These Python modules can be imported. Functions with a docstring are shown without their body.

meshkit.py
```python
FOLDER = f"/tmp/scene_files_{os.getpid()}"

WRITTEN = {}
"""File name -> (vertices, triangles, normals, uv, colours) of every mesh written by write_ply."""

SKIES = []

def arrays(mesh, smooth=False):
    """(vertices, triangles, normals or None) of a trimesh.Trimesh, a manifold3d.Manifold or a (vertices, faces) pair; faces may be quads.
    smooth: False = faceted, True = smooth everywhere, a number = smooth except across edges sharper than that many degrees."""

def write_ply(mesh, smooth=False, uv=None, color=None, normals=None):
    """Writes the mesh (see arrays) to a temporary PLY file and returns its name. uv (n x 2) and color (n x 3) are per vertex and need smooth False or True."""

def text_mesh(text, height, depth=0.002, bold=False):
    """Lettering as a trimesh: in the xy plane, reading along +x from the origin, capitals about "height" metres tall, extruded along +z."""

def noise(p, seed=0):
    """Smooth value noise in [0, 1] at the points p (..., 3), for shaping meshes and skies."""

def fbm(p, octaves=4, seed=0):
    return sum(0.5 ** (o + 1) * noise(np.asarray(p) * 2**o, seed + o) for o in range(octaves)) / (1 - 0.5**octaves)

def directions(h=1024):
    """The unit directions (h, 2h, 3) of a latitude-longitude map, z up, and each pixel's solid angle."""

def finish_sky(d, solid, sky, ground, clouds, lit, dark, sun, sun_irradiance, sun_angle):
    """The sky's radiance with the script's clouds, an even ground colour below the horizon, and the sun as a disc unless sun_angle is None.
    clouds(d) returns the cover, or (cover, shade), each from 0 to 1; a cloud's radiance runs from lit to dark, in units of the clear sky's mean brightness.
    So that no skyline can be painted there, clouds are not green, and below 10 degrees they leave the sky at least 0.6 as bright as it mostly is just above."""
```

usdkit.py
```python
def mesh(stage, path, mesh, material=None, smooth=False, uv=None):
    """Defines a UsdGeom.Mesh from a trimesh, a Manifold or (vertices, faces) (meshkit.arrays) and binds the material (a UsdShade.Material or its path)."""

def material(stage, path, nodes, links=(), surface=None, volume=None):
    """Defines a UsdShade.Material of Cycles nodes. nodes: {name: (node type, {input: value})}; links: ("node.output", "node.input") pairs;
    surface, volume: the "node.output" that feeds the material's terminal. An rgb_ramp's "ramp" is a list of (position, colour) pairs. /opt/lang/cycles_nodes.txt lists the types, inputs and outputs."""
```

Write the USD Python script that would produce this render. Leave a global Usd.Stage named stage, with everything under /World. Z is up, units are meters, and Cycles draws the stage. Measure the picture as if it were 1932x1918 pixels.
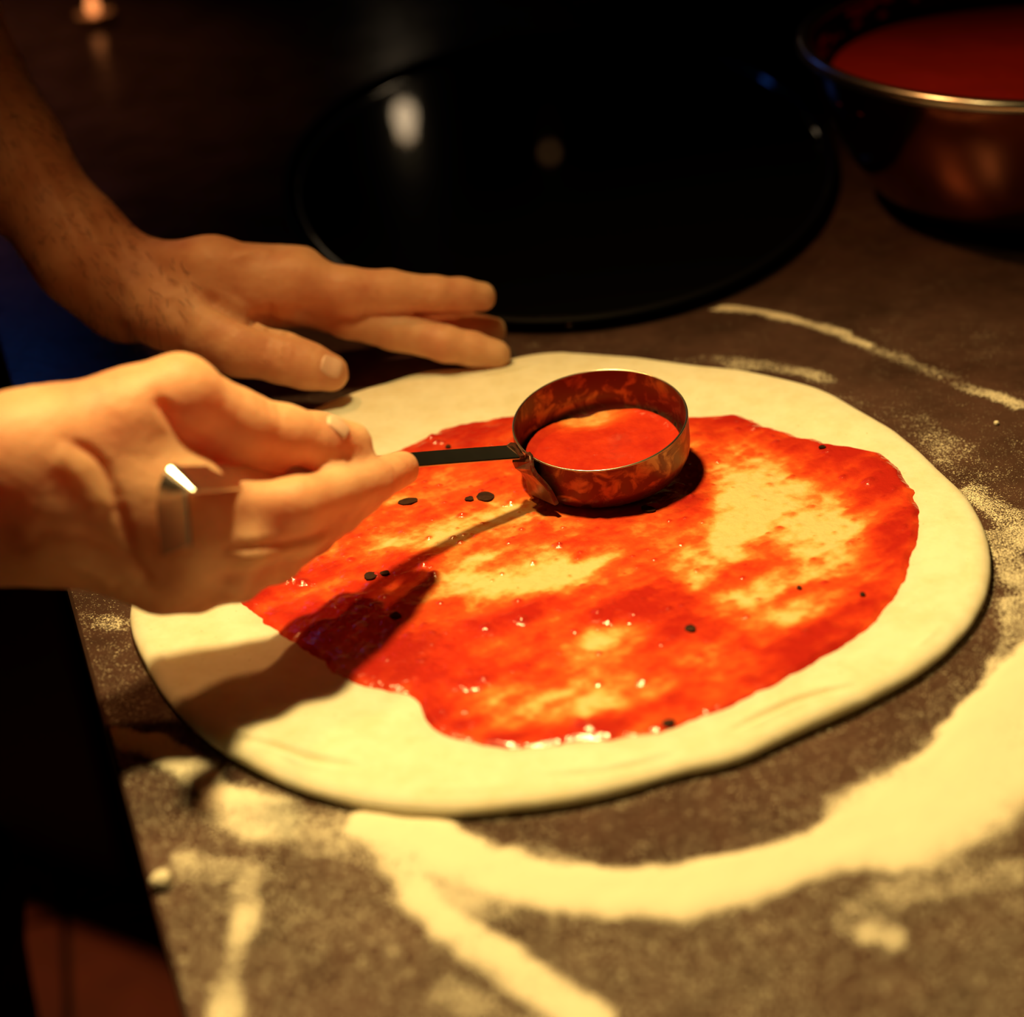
import math, random
import numpy as np, trimesh, usdkit
from meshkit import noise, fbm
from pxr import Usd, UsdGeom, UsdLux, UsdShade, Gf, Sdf, Vt
from scipy.spatial import cKDTree
random.seed(4)
rng = np.random.default_rng(4)
stage = Usd.Stage.CreateInMemory()
UsdGeom.SetStageUpAxis(stage, UsdGeom.Tokens.z)
UsdGeom.SetStageMetersPerUnit(stage, 1.0)
UsdGeom.Xform.Define(stage, '/World')
UsdGeom.Scope.Define(stage, '/World/Looks')

# ------------------------------------------------------------------ camera
T = 0.90                                                    # table top height
PITCH, ROLL, FOV = math.radians(29.24), math.radians(-5.47), 30.0
FPX = 966 / math.tan(math.radians(FOV / 2))
EYE = np.array([-0.0137, -0.7807, T + 0.456])
cp, sp, cr, sr = math.cos(PITCH), math.sin(PITCH), math.cos(ROLL), math.sin(ROLL)
FWD = np.array([0, cp, -sp]); UP0 = np.array([0, sp, cp]); RT0 = np.array([1., 0, 0])
RIGHT, UP = cr * RT0 + sr * UP0, -sr * RT0 + cr * UP0
cam = UsdGeom.Camera.Define(stage, '/World/camera')
M = Gf.Matrix4d(*RIGHT, 0, *UP, 0, *(-FWD), 0, *EYE, 1)
cam.AddTransformOp().Set(M)
cam.CreateHorizontalApertureAttr(36.0); cam.CreateVerticalApertureAttr(36.0 * 1918 / 1932)
cam.CreateFocalLengthAttr(18.0 / math.tan(math.radians(FOV / 2)))
cam.CreateClippingRangeAttr(Gf.Vec2f(0.02, 50))
cam.CreateFStopAttr(4.0); cam.CreateFocusDistanceAttr(0.905)
cam.CreateExposureAttr(0.0)

# ------------------------------------------------------------------ light
def spot(path, pos, aim, radius, power, color, angle, soft, focus=0.0):
    l = UsdLux.SphereLight.Define(stage, path)
    l.CreateRadiusAttr(radius); l.CreateIntensityAttr(power); l.CreateColorAttr(Gf.Vec3f(*color)); l.CreateNormalizeAttr(True)
    s = UsdLux.ShapingAPI.Apply(l.GetPrim())
    s.CreateShapingConeAngleAttr(angle); s.CreateShapingConeSoftnessAttr(soft)
    if focus: s.CreateShapingFocusAttr(focus)
    d = np.array(aim, float) - np.array(pos, float); d /= np.linalg.norm(d)
    x = np.cross([0, 1, 0.01], -d); x /= np.linalg.norm(x); y = np.cross(-d, x)
    l.AddTransformOp().Set(Gf.Matrix4d(*x, 0, *y, 0, *(-d), 0, *pos, 1))
    return l
WARM = (1.0, 0.705, 0.25)
KEY_POS, KEY_AIM = (-0.10, 0.04, T + 0.82), (0.10, -0.27, T)
FILL_POS, FILL_AIM = (-0.40, 0.31, T + 1.22), (0.24, -0.05, T)
REAR_POS, REAR_AIM = (-1.05, 1.35, 2.05), (-0.42, 0.50, 0.0)
spot('/World/key_light', KEY_POS, KEY_AIM, 0.035, 16.0, WARM, 40, 0.9)
spot('/World/fill_light', FILL_POS, FILL_AIM, 0.035, 7.5, (1.0, 0.45, 0.13), 25.5, 0.6)
spot('/World/rear_light', REAR_POS, REAR_AIM, 0.03, 9.0, (1.0, 0.42, 0.12), 22, 0.7)
dome = UsdLux.DomeLight.Define(stage, '/World/night_air')
dome.CreateIntensityAttr(1.0); dome.CreateColorAttr(Gf.Vec3f(0.0012, 0.0005, 0.0003))

# ------------------------------------------------------------------ helpers
def ray(px, py):
    x = (px - 966) / FPX; y = -(py - 959) / FPX
    return FWD + RIGHT * x + UP * y
def U(px, py, zmm=0.0):
    """The point of the place that the photo shows at px, py, if it lies zmm above the table."""
    d = ray(px, py); t = (T + zmm / 1000 - EYE[2]) / d[2]
    return EYE + d * t
def proj(p):
    q = np.asarray(p) - EYE
    w = q @ FWD
    return np.stack([966 + FPX * (q @ RIGHT) / w, 959 - FPX * (q @ UP) / w], -1)
used = {}
def num(path):
    n = used.get(path, 0); used[path] = n + 1
    return path if n == 0 else f'{path}_{n:03d}'
def path_of(parent): return '/World' if parent is None else str(parent.GetPath())
def obj(name, mesh, mat, parent=None, smooth=40, label=None, cat=None, group=None, kind=None, prim=None):
    p = num(path_of(parent) + '/' + name)
    m = usdkit.mesh(stage, p, mesh, mat, smooth=smooth)
    if prim is not None:
        for k, v in prim.items():
            UsdGeom.PrimvarsAPI(m).CreatePrimvar(k, Sdf.ValueTypeNames.FloatArray, 'vertex').Set(Vt.FloatArray.FromNumpy(np.asarray(v, np.float32)))
    tag(m.GetPrim(), label, cat, group, kind)
    return m.GetPrim()
def thing(name, label, cat, loc=(0, 0, 0), group=None, kind=None):
    x = UsdGeom.Xform.Define(stage, num('/World/' + name)); x.AddTranslateOp().Set(Gf.Vec3d(*map(float, loc)))
    tag(x.GetPrim(), label, cat, group, kind)
    return x.GetPrim()
def tag(o, label=None, cat=None, group=None, kind=None):
    for k, v in (('label', label), ('category', cat), ('group', group), ('kind', kind)):
        if v: o.SetCustomDataByKey(k, v)
def cat(*ms): return trimesh.util.concatenate(list(ms))
def box(x0, x1, y0, y1, z0, z1, c=0.0):
    if not c:
        m = trimesh.creation.box([x1 - x0, y1 - y0, z1 - z0]); m.apply_translation([(x0 + x1) / 2, (y0 + y1) / 2, (z0 + z1) / 2]); return m
    pts = []
    for sx in (0, 1):
        for sy in (0, 1):
            for sz in (0, 1):
                b = np.array([x1 if sx else x0, y1 if sy else y0, z1 if sz else z0]); s = np.array([-1 if sx else 1, -1 if sy else 1, -1 if sz else 1]) * c
                for k in range(3):
                    q = b + s; q[k] = b[k]; pts.append(q)
    return trimesh.convex.convex_hull(np.array(pts))
def lathe(prof, seg=96):
    """prof: (r, z) points; open or closed curve spun about z."""
    prof = np.array(prof, float); n = len(prof); a = np.linspace(0, 2 * np.pi, seg, endpoint=False)
    v = np.stack([np.outer(np.cos(a), prof[:, 0]), np.outer(np.sin(a), prof[:, 0]), np.tile(prof[:, 1], (seg, 1))], -1).reshape(-1, 3)
    i = np.arange(seg)[:, None] * n + np.arange(n - 1)[None]; j = ((np.arange(seg) + 1) % seg)[:, None] * n + np.arange(n - 1)[None]
    f = np.concatenate([np.stack([i, j, j + 1], -1).reshape(-1, 3), np.stack([i, j + 1, i + 1], -1).reshape(-1, 3)])
    m = trimesh.Trimesh(v, f, process=False); m.merge_vertices(); m.update_faces(m.nondegenerate_faces()); return m
def tube(pts, r, seg=12):
    pts = np.array(pts, float); r = np.broadcast_to(r, len(pts)); out = []
    tan = np.gradient(pts, axis=0); tan /= np.linalg.norm(tan, axis=1, keepdims=True)
    n = np.cross(tan[0], [0.3, 0.2, 1.0]); n /= np.linalg.norm(n)
    for p, t, rr in zip(pts, tan, r):
        n = n - t * (n @ t); n /= np.linalg.norm(n); b = np.cross(t, n)
        a = np.linspace(0, 2 * np.pi, seg, endpoint=False)
        out.append(p + rr * (np.outer(np.cos(a), n) + np.outer(np.sin(a), b)))
    v = np.concatenate(out + [pts[:1], pts[-1:]]); N = len(pts); f = []
    for i in range(N - 1):
        for k in range(seg):
            a, b2 = i * seg + k, i * seg + (k + 1) % seg; f += [[a, b2, b2 + seg], [a, b2 + seg, a + seg]]
    for k in range(seg):
        f += [[N * seg, (k + 1) % seg, k], [N * seg + 1, (N - 1) * seg + k, (N - 1) * seg + (k + 1) % seg]]
    return trimesh.Trimesh(v, f, process=False)
def spline(pts, n, closed=False):
    from scipy.interpolate import CubicSpline
    p = np.array(pts, float)
    if closed: p = np.vstack([p, p[:1]])
    t = np.r_[0, np.cumsum(np.linalg.norm(np.diff(p, axis=0), axis=1))]
    return CubicSpline(t, p, bc_type='periodic' if closed else 'natural')(np.linspace(0, t[-1], n, endpoint=not closed))
def seg_dist(P, pl):
    """distance of points P (n,k) to a polyline, and the position 0..1 along it"""
    pl = np.asarray(pl, float); best = np.full(len(P), 1e9); where = np.zeros(len(P)); L = len(pl) - 1
    for i in range(L):
        a, b = pl[i], pl[i + 1]; d = b - a
        t = np.clip((P - a) @ d / max(d @ d, 1e-12), 0, 1)
        q = np.linalg.norm(P - a - t[:, None] * d, axis=1)
        m = q < best; best[m] = q[m]; where[m] = (i + t[m]) / L
    return best, where
def sstep(a, b, x):
    t = np.clip((x - a) / (b - a), 0, 1); return t * t * (3 - 2 * t)

# ------------------------------------------------------------------ materials
def mat(name, nodes, links=(), surface='p.BSDF', **k): return usdkit.material(stage, '/World/Looks/' + name, nodes, links, surface=surface, **k)
def plain(name, color, rough=0.5, metallic=0.0, var=0.0, scale=40.0, bump=0.0, bscale=200.0, **pk):
    nodes = {'g': ('geometry', {}), 'p': ('principled_bsdf', dict(base_color=color, roughness=rough, metallic=metallic, **pk))}; links = []
    if var:
        lo = tuple(c * (1 - var) for c in color); hi = tuple(min(1, c * (1 + var)) for c in color)
        nodes['n'] = ('noise_texture', {'scale': scale, 'detail': 4.0}); nodes['r'] = ('rgb_ramp', {'ramp': [(0.3, lo), (0.7, hi)]})
        links += [('g.position', 'n.vector'), ('n.fac', 'r.fac'), ('r.color', 'p.base_color')]
    if bump:
        nodes['bn'] = ('noise_texture', {'scale': bscale, 'detail': 3.0}); nodes['b'] = ('bump', {'strength': bump, 'distance': 0.001})
        links += [('g.position', 'bn.vector'), ('bn.fac', 'b.height'), ('b.normal', 'p.normal')]
    return mat(name, nodes, links)
skin = mat('skin', {
    'g': ('geometry', {}), 'n': ('noise_texture', {'scale': 38.0, 'detail': 5.0, 'roughness': 0.6}), 'r': ('rgb_ramp', {'ramp': [(0.3, (0.60, 0.255, 0.145)), (0.52, (0.69, 0.345, 0.195)), (0.72, (0.74, 0.405, 0.245))]}),
    'v': ('voronoi_texture', {'scale': 620.0, 'feature': 'distance_to_edge'}), 'n2': ('noise_texture', {'scale': 240.0, 'detail': 4.0}), 'm': ('math', {'math_type': 'multiply_add', 'value2': 0.4}),
    'b': ('bump', {'strength': 0.35, 'distance': 0.0012}),
    'p': ('principled_bsdf', {'roughness': 0.52, 'subsurface_weight': 0.35, 'subsurface_scale': 0.006, 'subsurface_radius': (1.0, 0.32, 0.16), 'specular_ior_level': 0.35})},
    [('g.position', 'n.vector'), ('n.fac', 'r.fac'), ('r.color', 'p.base_color'), ('g.position', 'v.vector'), ('g.position', 'n2.vector'), ('v.distance', 'm.value1'), ('n2.fac', 'm.value3'), ('m.value', 'b.height'), ('b.normal', 'p.normal')])
nail_m = plain('nail', (0.78, 0.46, 0.34), 0.42, subsurface_weight=0.2, subsurface_scale=0.003)
hair_m = plain('hair', (0.03, 0.015, 0.008), 0.5)
dough_m = mat('dough', {
    'g': ('geometry', {}), 'n': ('noise_texture', {'scale': 60.0, 'detail': 6.0, 'roughness': 0.65}), 'r': ('rgb_ramp', {'ramp': [(0.32, (0.74, 0.66, 0.46)), (0.6, (0.83, 0.77, 0.59))]}),
    'sp': ('noise_texture', {'scale': 420.0, 'detail': 2.0}), 'sr': ('rgb_ramp', {'ramp': [(0.70, (1, 1, 1)), (0.78, (0.72, 0.62, 0.45))]}), 'mx': ('mix', {'mix_type': 'multiply', 'fac': 0.7}),
    'n2': ('noise_texture', {'scale': 170.0, 'detail': 6.0}), 'b': ('bump', {'strength': 0.35, 'distance': 0.0015}),
    'p': ('principled_bsdf', {'roughness': 0.75, 'subsurface_weight': 0.25, 'subsurface_scale': 0.004, 'subsurface_radius': (1.0, 0.7, 0.4), 'specular_ior_level': 0.2})},
    [('g.position', 'n.vector'), ('n.fac', 'r.fac'), ('g.position', 'sp.vector'), ('sp.fac', 'sr.fac'), ('r.color', 'mx.color1'), ('sr.color', 'mx.color2'), ('mx.color', 'p.base_color'), ('g.position', 'n2.vector'), ('n2.fac', 'b.height'), ('b.normal', 'p.normal')])
def sauce_mat(name, rough=0.18):
    return mat(name, {
        'g': ('geometry', {}), 'a': ('attribute', {'attribute': 'thick'}), 'n': ('noise_texture', {'scale': 230.0, 'detail': 4.0, 'roughness': 0.6}),
        'ad': ('math', {'math_type': 'multiply_add', 'value2': 0.30, 'value3': -0.15}), 'sum': ('math', {'math_type': 'add'}),
        'r': ('rgb_ramp', {'ramp': [(0.0, (0.80, 0.56, 0.26)), (0.12, (0.78, 0.45, 0.15)), (0.28, (0.76, 0.21, 0.045)), (0.46, (0.70, 0.088, 0.018)), (0.72, (0.56, 0.038, 0.012)), (1.0, (0.42, 0.018, 0.010))]}),
        'n2': ('noise_texture', {'scale': 330.0, 'detail': 3.0}), 'b': ('bump', {'strength': 0.50, 'distance': 0.0012}),
        'p': ('principled_bsdf', {'roughness': rough, 'specular_ior_level': 0.5, 'coat_weight': 0.3, 'coat_roughness': 0.08})},
        [('g.position', 'n.vector'), ('n.fac', 'ad.value1'), ('ad.value', 'sum.value1'), ('a.fac', 'sum.value2'), ('sum.value', 'r.fac'), ('r.color', 'p.base_color'), ('g.position', 'n2.vector'), ('n2.fac', 'b.height'), ('b.normal', 'p.normal')])
sauce_m = sauce_mat('tomato_sauce')
pulp_m = plain('tomato_pulp', (0.55, 0.05, 0.015), 0.12, var=0.3, scale=120, coat_weight=0.5, coat_roughness=0.05)
herb_m = plain('dried_herb', (0.035, 0.012, 0.006), 0.7, specular_ior_level=0.15, var=0.5, scale=300)
steel = plain('brushed_steel', (0.62, 0.58, 0.53), 0.24, 1.0, var=0.12, scale=60, bump=0.05, bscale=90)
ladle_m = mat('sauce_smeared_steel', {
    'g': ('geometry', {}), 'n': ('noise_texture', {'scale': 95.0, 'detail': 5.0, 'roughness': 0.6, 'distortion': 0.6}), 'r': ('rgb_ramp', {'ramp': [(0.40, (0.30, 0.15, 0.10)), (0.52, (0.12, 0.013, 0.008))]}),
    'mt': ('rgb_ramp', {'ramp': [(0.40, (1, 1, 1)), (0.54, (0.3, 0.3, 0.3))]}), 'w': ('wave_texture', {'wave_type': 'bands', 'bands_direction': 'z', 'scale': 300.0, 'distortion': 2.0}), 'b': ('bump', {'strength': 0.06, 'distance': 0.001}),
    'p': ('principled_bsdf', {'roughness': 0.3})},
    [('g.position', 'n.vector'), ('n.fac', 'r.fac'), ('n.fac', 'mt.fac'), ('r.color', 'p.base_color'), ('mt.color', 'p.metallic'), ('g.position', 'w.vector'), ('n.fac', 'b.height'), ('b.normal', 'p.normal')])
rim_m = plain('bare_rim_steel', (0.75, 0.66, 0.52), 0.25, 1.0)
bowl_m = plain('bowl_copper', (0.30, 0.085, 0.05), 0.17, 1.0, bump=0.03, bscale=60)
stone_m = mat('dark_slate', {
    'g': ('geometry', {}), 'n': ('noise_texture', {'scale': 22.0, 'detail': 7.0, 'roughness': 0.65}), 'r': ('rgb_ramp', {'ramp': [(0.3, (0.042, 0.022, 0.017)), (0.7, (0.092, 0.048, 0.038))]}),
    'n2': ('noise_texture', {'scale': 260.0, 'detail': 5.0}), 'b': ('bump', {'strength': 0.08, 'distance': 0.001}), 'rr': ('rgb_ramp', {'ramp': [(0.3, (0.17, 0.17, 0.17)), (0.7, (0.27, 0.27, 0.27))]}),
    'p': ('principled_bsdf', {'specular_ior_level': 0.2})},
    [('g.position', 'n.vector'), ('n.fac', 'r.fac'), ('r.color', 'p.base_color'), ('n.fac', 'rr.fac'), ('rr.color', 'p.roughness'), ('g.position', 'n2.vector'), ('n2.fac', 'b.height'), ('b.normal', 'p.normal')])
flour_m = mat('flour_dust', {
    'g': ('geometry', {}), 'a': ('attribute', {'attribute': 'cover'}), 'v': ('white_noise_texture', {}), 'sc': ('vector_math', {'math_type': 'scale', 'scale': 1500.0}), 'fl': ('vector_math', {'math_type': 'floor'}),
    'na': ('noise_texture', {'scale': 1300.0, 'detail': 0.0}), 'nb': ('noise_texture', {'scale': 3600.0, 'detail': 0.0}), 'n': ('mix_float', {'fac': 0.5}), 'n2': ('noise_texture', {'scale': 130.0, 'detail': 5.0, 'roughness': 0.6}),
    'th': ('math', {'math_type': 'multiply_add', 'value2': 1.6, 'value3': -0.25}), 'th2': ('math', {'math_type': 'multiply_add', 'value2': 0.28, 'value3': 0.0}), 'ad': ('math', {'math_type': 'add'}),
    'mr': ('math', {'math_type': 'subtract'}), 'o': ('map_range', {'range_type': 'smoothstep', 'from_min': -0.13, 'from_max': 0.13, 'to_min': 0.0, 'to_max': 1.0, 'clamp': True}),
    'cap': ('math', {'math_type': 'multiply'}), 'soft': ('map_range', {'range_type': 'linear', 'from_min': 0.0, 'from_max': 0.25, 'to_min': 0.0, 'to_max': 1.0, 'clamp': True}),
    'd': ('diffuse_bsdf', {'color': (0.79, 0.72, 0.57), 'roughness': 0.0}), 't': ('transparent_bsdf', {}), 'mx': ('mix_closure', {})},
    [('g.position', 'na.vector'), ('g.position', 'nb.vector'), ('na.fac', 'n.a'), ('nb.fac', 'n.b'), ('g.position', 'n2.vector'), ('n.result', 'th.value1'), ('n2.fac', 'th2.value1'), ('th.value', 'ad.value1'), ('th2.value', 'ad.value2'),
     ('a.fac', 'mr.value1'), ('ad.value', 'mr.value2'), ('mr.value', 'o.value'), ('a.fac', 'soft.value'), ('o.result', 'cap.value1'), ('soft.result', 'cap.value2'),
     ('cap.value', 'mx.fac'), ('t.BSDF', 'mx.closure1'), ('d.BSDF', 'mx.closure2')], surface='mx.closure')
crumb_m = plain('dough_crumb', (0.82, 0.76, 0.6), 0.8, bump=0.3)
pan_m = plain('black_enamel', (0.003, 0.003, 0.003), 0.03, bump=0.006, bscale=30, specular_ior_level=0.22, coat_weight=0.12, coat_roughness=0.16)
pan_rim_m = plain('black_rim', (0.003, 0.003, 0.003), 0.6, specular_ior_level=0.1)
black_wood = plain('black_paint', (0.006, 0.005, 0.005), 0.5, var=0.2)
wall_m = plain('dark_plaster', (0.035, 0.018, 0.012), 0.85, var=0.25, scale=6, bump=0.3, bscale=30)
tile_ms = [plain(f'terracotta_{i}', c, 0.45, var=0.2, scale=14, bump=0.15, bscale=60) for i, c in enumerate([(0.36, 0.085, 0.05), (0.31, 0.07, 0.045), (0.40, 0.10, 0.06)])]
grout_m = plain('grout', (0.05, 0.03, 0.025), 0.9)
apron_m = plain('apron_cloth', (0.008, 0.008, 0.010), 0.85, var=0.2, scale=300, bump=0.3, bscale=900)
shirt_m = plain('shirt_cloth', (0.015, 0.015, 0.02), 0.85, bump=0.3, bscale=900)
denim_m = plain('trouser_cloth', (0.006, 0.006, 0.008), 0.85, bump=0.3, bscale=900)
leather_m = plain('shoe_leather', (0.008, 0.006, 0.005), 0.4)
brass_m = plain('aged_brass', (0.45, 0.28, 0.10), 0.35, 1.0)
lamp_m = plain('lamp_black_metal', (0.01, 0.01, 0.01), 0.4)
def glow(name, color, strength): return mat(name, {'e': ('emission', {'color': color, 'strength': strength})}, surface='e.emission')

# ------------------------------------------------------------------ table
A, B = U(350, 1918), U(140, 1160)
edir = (B - A)[:2]; edir /= np.linalg.norm(edir)
def edge_x(y, off=0.0): return A[0] + (y - A[1]) * edir[0] / edir[1] + off
YF, YB, XR = -0.62, 1.45, 1.15
table = thing('table', 'dark slate-topped work table dusted with flour', 'table', (0, 0, 0))
def slab(z0, z1, inset, c):
    from shapely.geometry import Polygon
    pts = []
    for z, o in ((z0, inset), (z1 - c, inset), (z1, inset + c)):
        pts += [(edge_x(YF) + o, YF + o, z), (XR - o, YF + o, z), (XR - o, YB - o, z), (edge_x(YB) + o, YB - o, z)]
    return trimesh.convex.convex_hull(np.array(pts))
obj('tabletop', slab(T - 0.032, T, 0, 0.0015), stone_m, table, smooth=20)
obj('apron_frame', slab(T - 0.14, T - 0.0325, 0.05, 0.003), black_wood, table, smooth=20)
for x, y in ((edge_x(YF) + 0.10, YF + 0.10), (XR - 0.1, YF + 0.1), (XR - 0.1, YB - 0.1), (edge_x(YB) + 0.13, YB - 0.1)):
    obj('leg', box(x - 0.04, x + 0.04, y - 0.04, y + 0.04, 0.0, T - 0.14, 0.005), black_wood, table, smooth=20)

# ------------------------------------------------------------------ room
FX0, FX1, FY0, FY1 = -2.4, 2.4, -1.6, 3.2
fl = obj('floor', box(FX0, FX1, FY0, FY1, -0.06, -0.006), grout_m, label='floor of red terracotta tiles under the work table', kind='structure')
ts = 0.24
for i in range(-5, 1):
    for j in range(0, 6):
        x, y = i * ts - 0.02, j * ts + 0.08
        c, s = math.cos(0.18), math.sin(0.18)
        m = box(-ts / 2 + 0.004, ts / 2 - 0.004, -ts / 2 + 0.004, ts / 2 - 0.004, -0.0055, rng.uniform(-0.001, 0.0), 0.0015)
        m.apply_transform(trimesh.transformations.rotation_matrix(0.18, [0, 0, 1]))
        m.apply_translation([c * x - s * y, s * x + c * y, 0])
        obj('floor_tile', m, tile_ms[int(rng.integers(3))], fl, smooth=20)
H = 2.6
obj('wall_left', box(FX0 - 0.1, FX0, FY0, FY1, -0.06, H), wall_m, kind='structure', label='dark plaster wall at the left of the kitchen')
obj('wall_right', box(FX1, FX1 + 0.1, FY0, FY1, -0.06, H), wall_m, kind='structure', label='dark plaster wall at the right of the kitchen')
obj('wall_front', box(FX0, FX1, FY0 - 0.1, FY0, -0.06, H), wall_m, kind='structure', label='dark plaster wall behind the camera')
obj('ceiling', box(FX0, FX1, FY0, FY1, H, H + 0.1), wall_m, kind='structure', label='dark ceiling above the work table')
WX0, WX1, WZ0, WZ1 = -1.62, -0.98, T + 1.40, T + 1.66
obj('wall_back', cat(box(FX0, WX0, FY1, FY1 + 0.12, -0.06, H), box(WX1, FX1, FY1, FY1 + 0.12, -0.06, H), box(WX0, WX1, FY1, FY1 + 0.12, -0.06, WZ0), box(WX0, WX1, FY1, FY1 + 0.12, WZ1, H)), wall_m, kind='structure', label='dark back wall with a small high window')
win = thing('window_1', 'small high window in the back wall showing blue dusk', 'window', (0, 0, 0), kind='structure')
fr = 0.03
obj('window_frame', cat(box(WX0, WX1, FY1 + 0.02, FY1 + 0.08, WZ0, WZ0 + fr), box(WX0, WX1, FY1 + 0.02, FY1 + 0.08, WZ1 - fr, WZ1), box(WX0, WX0 + fr, FY1 + 0.02, FY1 + 0.08, WZ0 + fr, WZ1 - fr), box(WX1 - fr, WX1, FY1 + 0.02, FY1 + 0.08, WZ0 + fr, WZ1 - fr)), black_wood, win)
dusk = glow('dusk_glass', (0.06, 0.22, 1.0), 1.9)
obj('pane', box(WX0 + fr, WX1 - fr, FY1 + 0.04, FY1 + 0.05, WZ0 + fr, WZ1 - fr), dusk, win)

# black cupboard standing on the tiles beyond the cook
c0, c1 = EYE + ray(35, 1632) * (-EYE[2] / ray(35, 1632)[2]), EYE + ray(275, 1722) * (-EYE[2] / ray(275, 1722)[2])
cd = (c1 - c0)[:2]; cl = np.linalg.norm(cd); cd /= cl; cn = np.array([-cd[1], cd[0]])
cup = thing('cupboard', 'black low cupboard standing on the tiled floor at the left', 'cupboard', (c0[0], c0[1], 0))
def cup_box(u0, u1, v0, v1, z0, z1, c=0.004):
    m = box(u0, u1, v0, v1, z0, z1, c); R = np.eye(4); R[:2, 0] = cd; R[:2, 1] = cn; m.apply_transform(R); return m
CW = 0.62
obj('body', cup_box(-CW, 0.18, 0.022, 0.40, 0.0, 0.72), black_wood, cup, smooth=20)
for k in range(2):
    d = obj('door', cup_box(-CW + 0.01 + k * 0.39, -CW + 0.39 + k * 0.39, 0.0, 0.020, 0.03, 0.69), black_wood, cup, smooth=20)
    obj('handle', cup_box(-CW + (0.34 if k == 0 else 0.42), -CW + (0.36 if k == 0 else 0.44), -0.02, -0.001, 0.45, 0.57, 0.002), lamp_m, d, smooth=20)

# ------------------------------------------------------------------ dough
DP = [(245, 1175), (262, 1230), (300, 1300), (360, 1370), (430, 1425), (520, 1470), (620, 1505), (720, 1525), (820, 1533), (930, 1530), (1040, 1518), (1150, 1497), (1260, 1465), (1370, 1440), (1480, 1395), (1590, 1345), (1700, 1290), (1760, 1250), (1810, 1205), (1850, 1150), (1868, 1100), (1870, 1060), (1855, 1000), (1820, 940), (1760, 880), (1690, 820), (1630, 785), (1560, 745), (1480, 720), (1400, 705), (1330, 697), (1230, 685), (1100, 672), (1030, 672), (960, 685), (900, 700), (820, 705), (740, 725), (660, 750), (590, 780), (440, 900), (290, 1060)]
SPX = [(455, 1135), (480, 1152), (520, 1185), (570, 1215), (620, 1255), (670, 1285), (720, 1295), (775, 1310), (800, 1345), (830, 1378), (880, 1398), (940, 1410), (1000, 1412), (1080, 1405), (1160, 1398), (1250, 1383), (1330, 1355), (1400, 1330), (1470, 1290), (1540, 1250), (1600, 1215), (1660, 1165), (1700, 1110), (1722, 1050), (1733, 990), (1725, 930), (1700, 890), (1660, 860), (1600, 845), (1540, 830), (1480, 810), (1440, 795), (1400, 780), (1350, 778), (1310, 780), (1200, 766), (1100, 764), (1000, 772), (960, 778), (900, 790), (850, 800), (800, 820), (740, 850), (680, 885), (600, 935), (520, 1010), (460, 1090)]
def radial(points, n):
    p = spline(points, 1200, True)[:, :2]; a = np.unwrap(np.arctan2(p[:, 1], p[:, 0])); r = np.linalg.norm(p, axis=1)
    if a[-1] < a[0]: a, r = a[::-1], r[::-1]
    o = np.argsort(np.mod(a, 2 * np.pi)); a2 = np.mod(a, 2 * np.pi)[o]; r2 = r[o]
    th = np.linspace(0, 2 * np.pi, n, endpoint=False)
    return th, np.interp(th, a2, r2, period=2 * np.pi)
NA = 480
th, RD = radial([U(x, y, 4) for x, y in DP], NA)
RD = RD + 0.0012 * (fbm(np.stack([np.cos(th) * 9, np.sin(th) * 9, th * 0], -1), 3, 5) - 0.5)
def rd(a): return np.interp(np.mod(a, 2 * np.pi), th, RD, period=2 * np.pi)
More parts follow.
